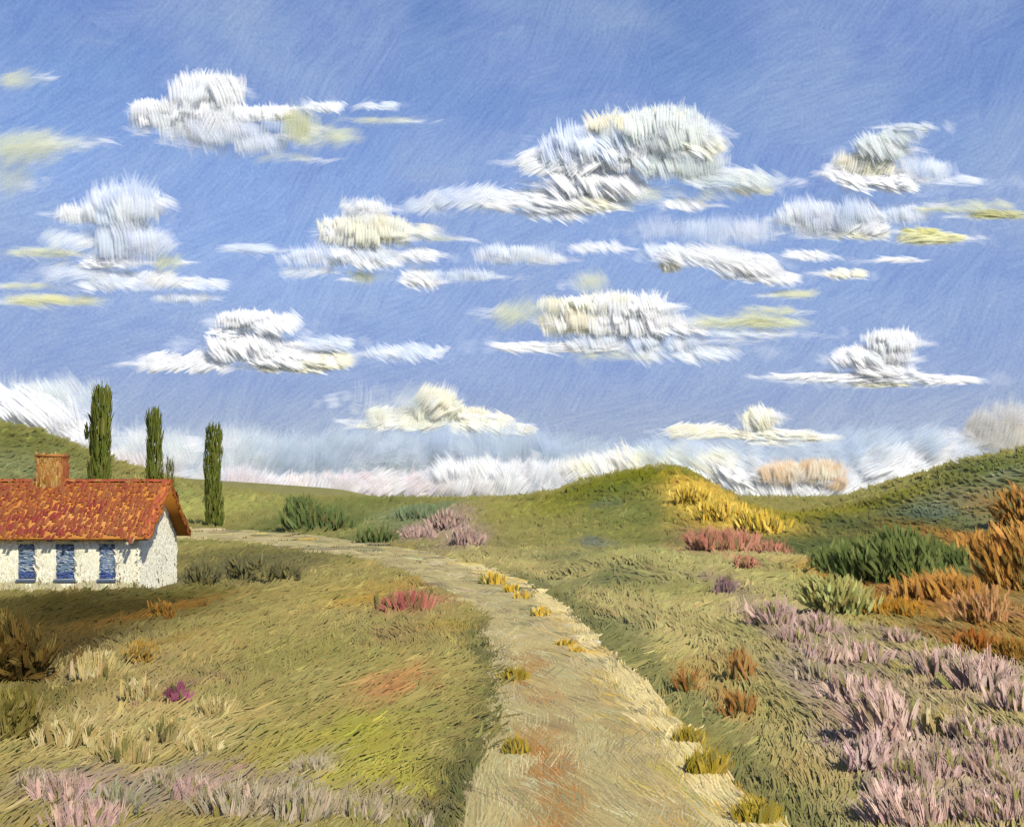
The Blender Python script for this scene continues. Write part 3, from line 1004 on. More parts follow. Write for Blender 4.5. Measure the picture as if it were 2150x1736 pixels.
def cypress(label, px0, Yd, tops, basepy, wpx, hz=None, name='cypress_tree', n=900, bulge=None, side=None):
    n = int(n * 1.6)
    """columnar tree: crown of upright sprays round a trunk"""
    s = Yd / F
    x = (px0 - CX) * s
    z0 = float(height(np.array([x]), np.array([Yd]))[0])
    H = EYE + (HY - tops) * s - z0
    root = thing(name, label, 'cypress', (x, Yd, z0), 'cypresses behind the house')
    R = wpx * s / 2 * .9
    hh = rng.random(n)
    a = rng.random(n) * 2 * math.pi
    prof = np.interp(hh, [0, .06, .25, .5, .72, .88, .97, 1.0], [.80, 1.0, 1.02, .90, .86, .86, .78, .6])
    prof = prof * (0.66 + .62 * vnoise(a * 1.2 + 20, hh * 8 + x, 9))
    rad = R * prof * np.sqrt(rng.uniform(.35, 1, n))
    lean = 0.10 * R * np.sin(hh * 5 + x)
    P = np.stack([np.cos(a) * rad + lean, np.sin(a) * rad, hh * (H - .07 * H)], 1)
    D = np.stack([np.cos(a) * .12 + rng.normal(0, .07, n), np.sin(a) * .12, np.ones(n)], 1)
    N = np.stack([np.cos(a), np.sin(a) - .3, np.full(n, .15)], 1) + rng.normal(0, .2, (n, 3))
    cols = jitter(pick([(112, 122, 52), (98, 110, 46), (126, 134, 62), (144, 148, 82)], n, [.4, .25, .23, .12]), .13, .05)
    L = H * .07 * rng.uniform(.6, 1.4, n)
    parts = [strokes(P, D, N, L, R * .10 * rng.uniform(.7, 1.4, n), cols, .05, .4, (.7, 1, 1, .5))]
    if side:
        for (dx, z0f, z1f, rr, m) in side:      # a side leader standing off the column
            h2 = rng.random(m)
            a2 = rng.random(m) * 6.28
            P = np.stack([dx * R + np.cos(a2) * rr * R * (1 - .5 * h2), np.sin(a2) * rr * R, (z0f + (z1f - z0f) * h2) * H], 1)
            D = np.stack([rng.normal(np.sign(dx) * .1, .12, m), rng.normal(0, .1, m), np.ones(m)], 1)
            N = np.stack([np.cos(a2), np.sin(a2) - .5, np.full(m, .2)], 1)
            parts.append(strokes(P, D, N, H * .05 * rng.uniform(.6, 1.3, m), R * .15, jitter(pick([(78, 88, 30), (62, 76, 26), (92, 100, 38)], m), .13), .05, .35))
    v, f, c = join(parts)
    obj('crown', v, f, M_LEAF, c, root)
    v, f, c = stem_mesh(H * .95, R * .16, 5, .04)
    obj('trunk', v, f, M_BARK, c, root)
    return root


cypress('tallest dark cypress with a forked left branch, nearest the chimney', 212, 62, 806, 0, 48, n=1100, side=[(-.75, .60, .80, .30, 70), (-1.35, .70, .735, .14, 14), (.95, .0, .42, .35, 90)])
cypress('middle dark cypress rising behind the right end of the roof', 322, 64, 856, 0, 40, n=900)
cypress('short thin dark sapling just right of the middle cypress', 357, 63, 954, 0, 19, name='cypress_sapling', n=420)
cypress('dark cypress standing alone right of the house by the far road', 449, 132, 888, 0, 40, n=950)

# ------------------------------------------------------------------ house
HX1, HX0, HYF, HYB = -16.35, -28.0, 48.0, 53.5      # right end, left end, front and back walls
EAVE, RIDGE = 2.52, 4.72
YM = (HYF + HYB) / 2
house = thing('cottage', 'white cottage with orange red tiled roof and blue shutters', 'house', ((HX0 + HX1) / 2, YM, 0))
H0 = np.array([(HX0 + HX1) / 2, YM, 0])


def boxes(bs, col, jit=.05):
    vs, fs, k = [], [], 0
    for (x0, y0, z0, x1, y1, z1) in bs:
        vs += [(x0, y0, z0), (x1, y0, z0), (x1, y1, z0), (x0, y1, z0), (x0, y0, z1), (x1, y0, z1), (x1, y1, z1), (x0, y1, z1)]
        fs += [[k + a for a in q] for q in ((0, 3, 2, 1), (4, 5, 6, 7), (0, 1, 5, 4), (1, 2, 6, 5), (2, 3, 7, 6), (3, 0, 4, 7))]
        k += 8
    v = np.array(vs, float)
    return v, np.array(fs), jitter(np.tile(C(*col), (len(v), 1)), jit, .01)


WIN = [(-21.24, .74), (-19.55, .82), (-17.72, .70), (-23.1, .74), (-25.0, .74)]
WZ0, WZ1 = .56, 2.08
# walls: front in piers and bands round the window openings, side gables, back
th = .35
bs = []
xs = [HX0]
for wx, ww in sorted(WIN):
    xs += [wx - ww / 2, wx + ww / 2]
xs.append(HX1)
for i in range(0, len(xs), 2):
    bs.append((xs[i], HYF, -.3, xs[i + 1], HYF + th, EAVE + .05))
for i in range(1, len(xs) - 1, 2):
    bs.append((xs[i], HYF + .002, -.3, xs[i + 1], HYF + th, WZ0))
    bs.append((xs[i], HYF + .002, WZ1, xs[i + 1], HYF + th, EAVE + .05))
bs.append((HX0, HYB - th, -.3, HX1, HYB, EAVE + .05))
wv, wf, wc = boxes(bs, (224, 220, 202), .02)
wc = np.minimum(wc * 1.25, .85)
gp = []
for x0, x1 in ((HX0, HX0 + th), (HX1 - th, HX1)):
    vv = []
    for xx in (x0, x1):
        vv += [(xx, HYF + th, -.3), (xx, HYB - th, -.3), (xx, HYB, EAVE), (xx, YM, RIDGE - .12), (xx, HYF, EAVE)]
    vv = np.array(vv)
    ff = np.array([[0, 1, 2, 4], [2, 3, 4, 4], [5, 9, 7, 6], [7, 9, 8, 8], [0, 5, 6, 1], [1, 6, 7, 2], [2, 7, 8, 3], [3, 8, 9, 4], [4, 9, 5, 0]])
    gp.append((vv, ff))
# triangles need their own handling: split into tris
tv, tf, k = [], [], 0
for vv, ff in gp:
    tv.append(vv)
    for q in ff:
        q = list(dict.fromkeys(q.tolist()))
        for j in range(1, len(q) - 1):
            tf.append([k + q[0], k + q[j], k + q[j + 1]])
    k += len(vv)
tv = np.concatenate(tv)
gable_v, gable_f = tv, tf


def plaster_strokes(n):
    # thick trowelled plaster on the front and on the right gable
    X = rng.uniform(HX0, HX1, n)
    Zz = rng.uniform(-.05, EAVE - .12, n)
    keep = np.ones(n, bool)
    for wx, ww in WIN:
        keep &= ~((np.abs(X - wx) < ww / 2 + .05) & (Zz > WZ0 - .34) & (Zz < WZ1 + .02))
    X, Zz = X[keep], Zz[keep]
    m = len(X)
    P = np.stack([X, np.full(m, HYF - .004), Zz], 1)
    D = np.stack([rng.normal(.15, .4, m), np.zeros(m), np.ones(m)], 1)
    N = np.tile([0, -1.0, 0], (m, 1))
    c1 = jitter(pick([(240, 236, 218), (228, 223, 202), (246, 243, 230), (224, 224, 214)], m) * 1.28, .05, .015)
    low = Zz < .35
    c1[low] = jitter(pick([(206, 198, 158), (216, 208, 172)], low.sum()), .05)
    a = strokes(P, D, N, rng.uniform(.15, .32, m), rng.uniform(.045, .08, m), c1, .2, .2, (.7, 1, 1, .6))
    m = n // 2
    Yy = rng.uniform(HYF, HYB, m)
    top = EAVE + (RIDGE - EAVE) * (1 - np.abs(Yy - YM) / (HYB - YM)) - .35
    Zz = rng.uniform(-.05, 1, m) * top
    P = np.stack([np.full(m, HX1 + .004), Yy, Zz], 1)
    D = np.stack([np.zeros(m), rng.normal(0, .8, m), np.ones(m)], 1)
    N = np.tile([1.0, 0, 0], (m, 1))
    c2 = jitter(pick([(240, 238, 226), (228, 225, 210), (246, 244, 236)], m) * 1.34, .05, .015)  # gable whiter than the front: its sunlit look put into the colour
    b = strokes(P, D, N, rng.uniform(.15, .3, m), rng.uniform(.06, .11, m), c2, .2, .24, (.7, 1, 1, .6))
    return a, b


a, b = plaster_strokes(5200)
# walls as quads plus gables; gable triangles joined through degenerate-free pydata
v, f, c = join([(wv, wf, wc), a, b])
allv = np.concatenate([v, gable_v]) - H0
allf = f.tolist() + [[q + len(v) for q in t] for t in gable_f]
allc = np.concatenate([c, np.tile(C(212, 207, 188) * 1.3, (len(gable_v), 1))])
obj('wall', allv, allf, M_PLASTER, allc, house, smooth=True)

for wx, ww in WIN:
    wv, wf, wc = boxes([(wx - ww / 2, HYF + .20, WZ0, wx + ww / 2, HYF + .24, WZ1)], (70, 92, 134))
    win = obj('window', wv - H0, wf, M_PAINT, wc, house, smooth=False)
    sl = []
    m = 15
    for i in range(m):
        z = WZ0 + .05 + (WZ1 - WZ0 - .1) * i / m
        cx = wx
        v1, f1, c1 = boxes([(wx - ww / 2 + .03, HYF + .10, z, wx + ww / 2 - .03, HYF + .14, z + .075)], (128, 150, 186) if i > 2 else (78, 100, 160), .12)
        v1[:4, 1] -= .05
        sl.append((v1, f1, c1))
    v1, f1, c1 = boxes([(wx - ww / 2, HYF + .07, WZ0 + .03, wx - ww / 2 + .06, HYF + .19, WZ1), (wx + ww / 2 - .06, HYF + .07, WZ0 + .03, wx + ww / 2, HYF + .19, WZ1), (wx - .03, HYF + .05, WZ0 + .03, wx + .03, HYF + .09, WZ1 - .02)], (100, 124, 170), .06)
    sl.append((v1, f1, c1))
    m = 90      # brushed-on, weathered paint
    P = np.stack([rng.uniform(wx - ww / 2, wx + ww / 2 - .22, m), np.full(m, HYF + .035), rng.uniform(WZ0 + .04, WZ1 - .04, m)], 1)
    cl = np.where((P[:, 2] < WZ0 + .3)[:, None], jitter(pick([(66, 88, 156), (76, 100, 164)], m), .1), jitter(pick([(130, 152, 184), (166, 178, 194), (112, 136, 174)], m), .1))
    sl.append(strokes(P, np.stack([np.ones(m), np.zeros(m), rng.normal(0, .35, m)], 1), np.tile([0, -1.0, 0], (m, 1)), rng.uniform(.12, .25, m), .09, cl, .1, .2, (.7, 1, 1, .6)))
    v1, f1, c1 = join(sl)
    obj('shutter', v1 - H0, f1, M_PAINT, c1, win, smooth=False)
    v1, f1, c1 = boxes([(wx - ww / 2 - .06, HYF - .09, WZ0 - .09, wx + ww / 2 + .06, HYF - .003, WZ0 - .005)], (110, 128, 168), .04)
    obj('sill', v1 - H0, f1, M_PAINT, c1, win, smooth=False)

# small blue vents under the eave
for vx in (-21.5, -20.2, -19.15, -17.55, -23.0):
    v1, f1, c1 = boxes([(vx - .13, HYF - .03, EAVE - .32, vx + .13, HYF - .008, EAVE - .22), (vx - .06, HYF - .045, EAVE - .22, vx + .10, HYF - .008, EAVE - .15)], (70, 98, 160), .1)
    obj('vent', v1 - H0, f1, M_PAINT, c1, house, smooth=False)

# roof: two slabs, rows of half-round tiles, ridge and verges
OV, OS = .42, .55          # eaves and verge overhang
pitch = math.atan2(RIDGE - EAVE, YM - HYF)
slen = (YM - HYF) / math.cos(pitch) + OV
RX0, RX1 = HX0 - OS, HX1 + OS


def slope_pt(x, s, side, up=0.0):
    """s metres down from the ridge on a slope, side -1 front, +1 back"""
    y = YM + side * (s * math.cos(pitch) + up * math.sin(pitch))
    z = RIDGE - s * math.sin(pitch) + up * math.cos(pitch)
    return np.stack([x, y, z], -1)


slab = []
for side in (-1, 1):
    x = np.array([RX0, RX1, RX1, RX0, RX0, RX1, RX1, RX0])
    s = np.array([0.02, .02, slen, slen, .02, .02, slen, slen])
    u = np.array([0, 0, 0, 0, .14, .14, .14, .14])
    v1 = slope_pt(x, s, side, u)
    f1 = np.array([(0, 3, 2, 1), (4, 5, 6, 7), (0, 1, 5, 4), (1, 2, 6, 5), (2, 3, 7, 6), (3, 0, 4, 7)])
    slab.append((v1, f1, np.tile(C(206, 138, 60), (8, 1))))
parts = list(slab)
rows_n = 11
for side in (-1, 1):
    tw = .15
    nx = int((RX1 - RX0) / tw)
    for r in range(rows_n):
        x = RX0 + tw * (np.arange(nx) + .5) + rng.normal(0, .012, nx)
        s0 = slen * (r + 1) / rows_n + .03 + rng.normal(0, .10, nx)
        m = nx
        P = slope_pt(x, s0, side, .15 + .02 * rng.random(m))
        D = slope_pt(x, s0 - 1, side, .15 + 0.0) - slope_pt(x, s0, side, .15) + rng.normal(0, .10, (m, 3))
        N = np.tile([0, side * math.sin(pitch), math.cos(pitch)], (m, 1))
        redness = np.interp(r, [0, 2, 4, 6, 8, 9, 10], [.10, .12, .30, .42, .10, .62, .30])
        pn = fbm(x * .6, np.full(m, r * .7 + side), 70, 2)
        fadeR = 1 - sstep(-18.6, -17.2, x)
        red = (pn + rng.normal(0, .035, m)) < redness * .85 * fadeR + .08
        col = jitter(pick([(148, 76, 38), (156, 86, 42), (142, 68, 37), (146, 84, 46)], m), .07, .03)
        col[red] = jitter(pick([(138, 54, 42), (144, 60, 46), (132, 50, 40)], red.sum()), .10, .05)
        parts.append(strokes(P, D, N, slen / rows_n * 1.25, tw * .95, col, .08, .26, (1, 1, .95, .8)))
v1, f1, c1 = join(parts)
roof = obj('roof', v1 - H0, f1, M_TILE, c1, house)
# ridge tiles
m = int((RX1 - RX0) / .3)
x = RX0 + .3 * np.arange(m)
P = np.stack([x, np.full(m, YM), np.full(m, RIDGE + .15)], 1)
st = strokes(P, np.tile([1.0, 0, 0], (m, 1)) + rng.normal(0, .04, (m, 3)), np.tile([0, 0, 1.0], (m, 1)), .36, .34, jitter(pick([(176, 100, 52), (168, 84, 50), (186, 120, 70)], m), .1), .02, .35, (1, 1, 1, .95))
obj('ridge_tiles', st[0] - H0, st[1], M_TILE, st[2], roof)
# verges: thick orange bands down both gable slopes
for xg, xo in ((RX1, 1), (RX0, -1)):
    pv = []
    for side in (-1, 1):
        m = 90
        s = rng.uniform(.05, slen - .05, m)
        P = slope_pt(np.full(m, xg) + xo * .01 - rng.uniform(.0, .30, m) * xo, s + .12, side, .19)
        D = slope_pt(np.zeros(m), s - 1, side) - slope_pt(np.zeros(m), s, side) + rng.normal(0, .12, (m, 3))
        N = np.tile([xo * .35, side * math.sin(pitch), math.cos(pitch)], (m, 1))
        pv.append(strokes(P, D, N, .34, .12, jitter(pick([(186, 116, 42), (196, 128, 52), (172, 100, 40)] if side > 0 else [(178, 108, 46), (172, 84, 50), (166, 74, 58), (188, 116, 48)], m), .1), .05, .4, (.9, 1, 1, .7)))
        xa, xb = sorted((xg, xg - xo * .06))
        P = slope_pt(np.array([xg + xo * .03] * 60), np.linspace(.1, slen, 60), side, rng.uniform(-.1, .12, 60))
        D = slope_pt(np.zeros(60), np.full(60, 0.), side) - slope_pt(np.zeros(60), np.full(60, 1.), side)
        pv.append(strokes(P, D + rng.normal(0, .1, (60, 3)), np.tile([xo, 0, 0.2], (60, 1)), .34, .13, jitter(pick([(184, 112, 44), (170, 96, 42)], 60), .1), .05, .4, (.9, 1, 1, .7)))
    v1, f1, c1 = join(pv)
    obj('verge', v1 - H0, f1, M_TILE, c1, roof)
# chimney on the ridge
cxm = -21.25
bx = [(cxm - .58, YM - .42, RIDGE - .9, cxm + .58, YM + .42, 5.98), (cxm - .62, YM - .46, 5.98, cxm + .62, YM + .46, 6.10)]
v0, f0, c0 = boxes(bx, (178, 118, 56), .06)
m = 240
fa = rng.random(m) < .62
P = np.where(fa[:, None], np.stack([rng.uniform(cxm - .56, cxm + .54, m), np.full(m, YM - .425), rng.uniform(4.2, 5.95, m)], 1), np.stack([np.full(m, cxm + .585), rng.uniform(YM - .42, YM + .42, m), rng.uniform(4.2, 5.95, m)], 1))
N = np.where(fa[:, None], np.array([0, -1.0, 0]), np.array([1.0, 0, 0]))
cl = np.where(fa[:, None], jitter(pick([(190, 148, 82), (178, 134, 68), (202, 164, 104), (168, 118, 60)], m), .08), jitter(pick([(186, 116, 76), (176, 100, 64)], m), .08))
st = strokes(P, np.stack([rng.normal(0, .12, m), rng.normal(0, .05, m), np.ones(m)], 1), N, .30, .085, cl, .06, .35, (.8, 1, 1, .6))
v1, f1, c1 = join([(v0, f0, c0), st])
obj('chimney', v1 - H0, f1, M_TILE, c1, roof)
# white curled eave stop at the corner and the white eaves board
v1, f1, c1 = boxes([(RX0 + .3, HYF - .16, EAVE - .10, HX1 - .05, HYF - .012, EAVE - .02)], (206, 202, 190), .02)
m = 16
P = np.stack([HX1 - rng.uniform(.05, .42, m), np.full(m, HYF - OV - .05), EAVE - .46 + rng.uniform(0, .16, m)], 1)
st = strokes(P, np.stack([rng.normal(.5, .4, m), np.zeros(m), np.ones(m)], 1), np.tile([0, -1.0, .1], (m, 1)), .16, .05, jitter(np.tile(C(226, 220, 200), (m, 1)), .05), .2, .5, (.9, 1, 1, .8))
v1, f1, c1 = join([(v1, f1, c1), st])
obj('eaves_board', v1 - H0, f1, M_PLASTER, c1, house)

# ------------------------------------------------------------------ bushes and flowers
for a, k in PLAN:
    grow(*a, **k)

# white stones on the road edge
def stone(label, px, py, w, h):
    x, y = hit(px, py)
    z = float(height(np.array([x]), np.array([y]))[0])
    s = y / F
    nu, nv = 14, 9
    th_, ph = np.meshgrid(np.linspace(0, 2 * np.pi, nu, endpoint=False), np.linspace(0.02, np.pi - .02, nv))
    d = np.stack([np.sin(ph) * np.cos(th_), np.sin(ph) * np.sin(th_), np.cos(ph)], -1).reshape(-1, 3)
    r = .8 + .4 * fbm(d[:, 0] * 2 + px, d[:, 2] * 2 + d[:, 1], 4, 2)
    d = np.sign(d) * np.abs(d) ** .75
    v = d * r[:, None] * np.array([w * s / 2, w * s / 2 * .9, h * s * .3])
    v[:, 2] += h * s * .1
    i = np.arange(nu * nv).reshape(nv, nu)
    f = np.stack([i[:-1], i[1:], np.roll(i, -1, 1)[1:], np.roll(i, -1, 1)[:-1]], -1).reshape(-1, 4)
    o = obj('stone', v, f, M_STONE, jitter(np.tile(C(206, 200, 180), (len(v), 1)), .05, .02))
    o.location = (x, y, z)
    tag(o, label, 'stone', 'white stones at the road edge')


for a in [('white stone highest of the row on the right road edge', 1192, 1318, 26, 16), ('long white stone in the row on the right road edge', 1214, 1340, 34, 18),
          ('white stone at the lower end of the row beside the dark verge', 1250, 1352, 26, 20), ('flat white stone set into the road below the row', 1224, 1366, 26, 12),
          ('single white stone by the olive tufts on the right road edge', 1386, 1534, 22, 22), ('pale stone at the far left part of the road', 985, 1200, 26, 10)]:
    stone(*a)

# ------------------------------------------------------------------ clouds
WHITE = [(240, 240, 238), (228, 230, 234), (248, 248, 246)]
BLUEW = [(222, 228, 240), (210, 219, 236), (234, 238, 243)]
CREAMC = [(242, 238, 218), (232, 228, 208), (248, 245, 232)]
GREYC = [(220, 225, 222), (230, 234, 230), (210, 218, 222)]
YELC = [(222, 222, 184), (212, 216, 190), (230, 228, 188)]
PINKC = [(230, 222, 222), (220, 216, 220), (238, 234, 232)]
SLATEC = [(196, 208, 220), (204, 214, 222), (184, 200, 220)]


def cloud(label, blobs, Yd=1500.0, group='clouds in the sky'):
    """each blob: px, py, half width, half height, stroke angle (deg from right), stroke length and width px, count, palette, alpha"""
    s = Yd / F
    bx = np.mean([b[0] for b in blobs])
    by = np.mean([b[1] for b in blobs])
    o0 = np.array([(bx - CX) * s, Yd, EYE + (HY - by) * s])
    parts, mi = [], []
    wisps = []
    for (px, py, rx, rz, ang, L, W, n, pal, al) in blobs:      # thin vapour trailing off each mass
        wisps.append((px + rng.normal(0, rx * .4), py + rng.uniform(-.3, .9) * rz, rx * 1.5, rz * 1.1, 90 + rng.choice([-70, -55, 60, 75]), 40, 7, max(n * .32, 10), BLUEW if pal is not YELC else YELC, .16))
        wisps.append((px + rng.choice([-1, 1]) * rx * 1.1, py + rng.uniform(-.2, .6) * rz, rx * .7, rz * .5, rng.choice([5, 172]), 50, 6, max(n * .16, 8), WHITE, .3))
    for (px, py, rx, rz, ang, L, W, n, pal, al) in wisps + blobs:
        W, L = W * .74, L * .8
        perp = rx * abs(math.sin(math.radians(ang))) + rz * abs(math.cos(math.radians(ang)))
        KB = int(np.clip(1.1 * perp / W, 2, 8))
        n = max(int(n * 2.8 / KB), 4)
        sa_, ca_ = abs(math.sin(math.radians(ang))), abs(math.cos(math.radians(ang)))
        hx, hz = KB * W * .4 * sa_ + L * .4 * ca_, KB * W * .4 * ca_ + L * .4 * sa_
        rx, rz = max(rx - hx * .35, rx * .6), max(rz - hz * .4, rz * .5)
        if pal is YELC:
            al *= .42
        r = np.sqrt(rng.random(n)) * np.where(rng.random(n) < .15, 1.25, 1.0)
        a = rng.random(n) * 2 * np.pi
        # full, slightly squared blob
        ex, ez = r * np.cos(a), r * np.sin(a)
        k = 1.0 / np.maximum(np.maximum(np.abs(np.cos(a)), np.abs(np.sin(a))), .5) ** .6
        X = (px - bx + ex * k * rx) * s
        Z = (by - py + ez * k * rz) * s
        dep = rng.normal(0, .2, n) * min(rx, rz * 2.2) * s
        t = np.radians(ang) + rng.normal(0, .06, n) + (fbm(X / s / 60, Z / s / 60, int(px), 2) - .5) * .9
        D = np.stack([np.cos(t), rng.normal(0, .10, n), np.sin(t)], 1)
        N = np.stack([rng.normal(.2, .1, n), np.full(n, -1.0), rng.normal(.8, .1, n)], 1)
        Ls = L * s * rng.uniform(.55, 1.35, n)
        P = np.stack([X, dep, Z], 1) - D * Ls[:, None] * .5
        c4 = np.ones((n, 4))
        c4[:, :3] = np.clip(jitter(np.array([CW(*p) for p in pal])[rng.choice(len(pal), n)], .03, .01), 0, .9)
        c4[:, 3] = np.clip((al if al >= 1 else al * .75) * rng.uniform(.6, 1.3, n) * np.interp(r, [0, .6, 1.0, 1.3], [1, 1, .7, .4]), 0, 1)
        parts.append(rake(KB, P, D, N, Ls, W * s * rng.uniform(.8, 1.25, n), c4, bend=.14, ridge=.30, prof=(.7, 1, 1, .6), rowalpha=(.35, 1, .95, .25), ragged=.07, vary=.03))
        mi.append(np.full(n * KB * 6, 1))
    v, f, c = join(parts)
    o = obj('cloud', v, f, None, c, mats=[M_CLOUD, M_VEIL], midx=np.concatenate(mi))
    o.location = o0
    return tag(o, label, 'cloud', group)


V = 95      # upright strokes
cloud('bright white cloud with a square top, highest on the left', [
    (432, 190, 58, 26, 92, 60, 9, 150, WHITE, 1), (400, 238, 110, 22, 88, 46, 9, 220, WHITE, 1), (560, 240, 60, 12, 110, 34, 8, 90, WHITE, 1), (315, 232, 22, 18, 110, 34, 8, 40, WHITE, 1),
    (500, 285, 100, 30, 100, 50, 8, 150, BLUEW, .6), (420, 265, 90, 24, 95, 50, 8, 110, WHITE, .7), (680, 225, 44, 8, 150, 34, 7, 40, WHITE, .75), (800, 222, 34, 8, 150, 34, 7, 26, BLUEW, .6),
    (630, 262, 34, 34, 80, 60, 9, 90, YELC, .6), (690, 285, 70, 18, 35, 60, 9, 70, YELC, .5), (800, 252, 70, 7, 8, 60, 7, 40, YELC, .35), (600, 330, 60, 10, 15, 60, 8, 40, YELC, .3)])
cloud('faint yellowish cloud patch at the upper left edge', [(40, 310, 95, 36, 25, 80, 12, 150, YELC, .45), (20, 370, 50, 34, 40, 70, 12, 60, YELC, .3), (45, 165, 50, 18, 30, 60, 10, 50, YELC, .35), (150, 300, 60, 20, 20, 60, 9, 50, YELC, .2)])
cloud('tall bluish white cloud at the left above yellow streaks', [
    (262, 430, 58, 34, 93, 74, 9, 170, BLUEW, .9), (180, 450, 54, 16, 100, 36, 8, 90, WHITE, .85), (255, 500, 66, 34, 95, 70, 9, 150, BLUEW, .7), (330, 510, 40, 24, 60, 60, 8, 60, BLUEW, .5), (150, 505, 60, 18, 35, 44, 8, 60, BLUEW, .4)])
cloud('broken pale cloud with yellow streaks at the left edge', [
    (230, 550, 60, 12, 160, 40, 8, 80, WHITE, .75), (250, 590, 90, 18, 145, 50, 8, 100, BLUEW, .6), (330, 585, 50, 10, 60, 34, 8, 60, WHITE, .75), (420, 595, 50, 8, 150, 46, 7, 40, BLUEW, .5), (380, 625, 50, 8, 90, 22, 7, 46, BLUEW, .6),
    (90, 530, 70, 11, 5, 50, 9, 60, YELC, .6), (350, 548, 30, 10, 45, 46, 8, 34, YELC, .7), (110, 630, 105, 11, 4, 70, 9, 90, YELC, .65), (60, 600, 60, 8, 5, 50, 8, 34, YELC, .4), (150, 570, 80, 18, 20, 60, 9, 60, BLUEW, .35)])
cloud('small rounded white cloud left of the picture centre', [
    (765, 445, 44, 22, 90, 34, 8, 90, WHITE, .8), (765, 485, 82, 24, 96, 52, 9, 230, CREAMC, 1), (690, 482, 14, 18, 95, 36, 8, 34, WHITE, 1), (870, 485, 60, 14, 160, 46, 8, 60, CREAMC, .5), (920, 500, 50, 7, 175, 60, 7, 26, YELC, .35)])
cloud('long thin pale cloud streak under the small rounded cloud', [
    (720, 535, 110, 18, 120, 38, 8, 180, BLUEW, .75), (800, 545, 60, 12, 140, 40, 8, 70, WHITE, .8), (880, 535, 44, 12, 150, 40, 8, 50, WHITE, .8), (520, 522, 50, 8, 12, 60, 8, 40, BLUEW, .4), (640, 570, 50, 9, 20, 40, 8, 40, BLUEW, .45),
    (875, 585, 40, 12, 140, 50, 8, 60, WHITE, .85), (960, 578, 80, 9, 95, 26, 7, 70, BLUEW, .5), (765, 580, 34, 12, 80, 30, 8, 40, YELC, .6), (1085, 535, 80, 18, 92, 36, 8, 120, BLUEW, .6), (1250, 520, 50, 9, 150, 36, 7, 40, WHITE, .6)])
cloud('white cloud with a curled left tip above the cypresses', [
    (510, 672, 46, 18, 92, 36, 9, 100, WHITE, 1), (590, 680, 50, 16, 140, 40, 8, 90, WHITE, .95), (475, 700, 30, 14, 160, 36, 9, 40, WHITE, 1), (520, 725, 76, 22, 135, 46, 9, 170, WHITE, 1), (600, 745, 76, 18, 150, 50, 9, 150, WHITE, 1), (680, 755, 56, 14, 150, 44, 9, 100, CREAMC, 1),
    (390, 760, 84, 9, 25, 40, 9, 130, WHITE, 1), (620, 770, 80, 8, 165, 40, 8, 70, CREAMC, .9), (690, 720, 60, 9, 160, 46, 8, 50, BLUEW, .7), (860, 740, 80, 9, 150, 40, 7, 70, BLUEW, .7)])
cloud('largest white heaped cloud right of the centre, highest in the sky', [
    (1385, 275, 95, 40, 100, 64, 9, 330, GREYC, 1), (1300, 265, 52, 22, 95, 46, 9, 110, CREAMC, 1), (1400, 250, 60, 18, 90, 40, 8, 100, CREAMC, 1), (1480, 305, 44, 22, 140, 44, 9, 90, CREAMC, .95), (1240, 315, 90, 34, 110, 64, 9, 260, BLUEW, 1), (1175, 340, 76, 24, 40, 56, 9, 180, WHITE, 1),
    (1300, 330, 76, 22, 92, 46, 9, 170, WHITE, 1), (1250, 385, 90, 24, 120, 60, 9, 190, WHITE, 1), (1420, 350, 90, 24, 110, 50, 9, 160, GREYC, .85), (1140, 420, 120, 18, 150, 60, 9, 200, WHITE, .95), (1250, 425, 70, 16, 160, 50, 9, 110, CREAMC, .95), (1170, 448, 60, 10, 150, 40, 8, 60, WHITE, .8),
    (980, 415, 80, 14, 30, 50, 8, 110, BLUEW, .7), (900, 430, 50, 10, 35, 50, 8, 50, BLUEW, .45), (1540, 375, 110, 22, 150, 60, 9, 120, GREYC, .55), (1420, 405, 120, 14, 165, 50, 8, 80, YELC, .5), (1570, 400, 50, 9, 170, 46, 8, 40, CREAMC, .6), (1440, 430, 46, 10, 145, 44, 8, 40, WHITE, .8)])
cloud('white heaped cloud second from the right edge, upper sky', [
    (1850, 310, 52, 24, 110, 50, 9, 140, GREYC, .9), (1900, 285, 46, 18, 120, 40, 8, 60, GREYC, .7), (1920, 268, 50, 9, 170, 34, 7, 34, GREYC, .6), (1820, 345, 52, 18, 60, 44, 9, 120, CREAMC, 1), (1850, 378, 92, 18, 150, 56, 9, 190, WHITE, 1), (1770, 365, 46, 14, 140, 40, 8, 60, WHITE, .8),
    (1990, 378, 70, 9, 165, 50, 7, 46, BLUEW, .5), (2050, 430, 90, 14, 170, 50, 8, 60, YELC, .45), (1940, 350, 50, 20, 100, 50, 8, 50, BLUEW, .5)])
cloud('pale loose cloud with a bright centre below the right heaped cloud', [
    (1740, 455, 110, 30, 105, 56, 8, 220, BLUEW, .7), (1700, 460, 50, 26, 80, 50, 8, 80, WHITE, .7), (1815, 470, 50, 14, 40, 44, 9, 90, WHITE, .95), (1800, 490, 60, 9, 160, 44, 8, 60, CREAMC, .8), (1880, 450, 70, 16, 120, 44, 8, 70, BLUEW, .5), (1500, 480, 150, 22, 92, 60, 8, 130, BLUEW, .3)])
cloud('small yellow cloud streak near the right edge', [(1955, 500, 66, 12, 175, 46, 10, 110, [(236, 234, 194), (228, 226, 184), (242, 240, 206)], .8), (2090, 450, 60, 9, 175, 50, 8, 60, [(214, 212, 160), (200, 202, 166)], .7), (1930, 485, 40, 6, 175, 40, 8, 34, [(214, 212, 150), (224, 222, 170)], .8), (1980, 440, 60, 7, 175, 50, 7, 34, YELC, .5)])
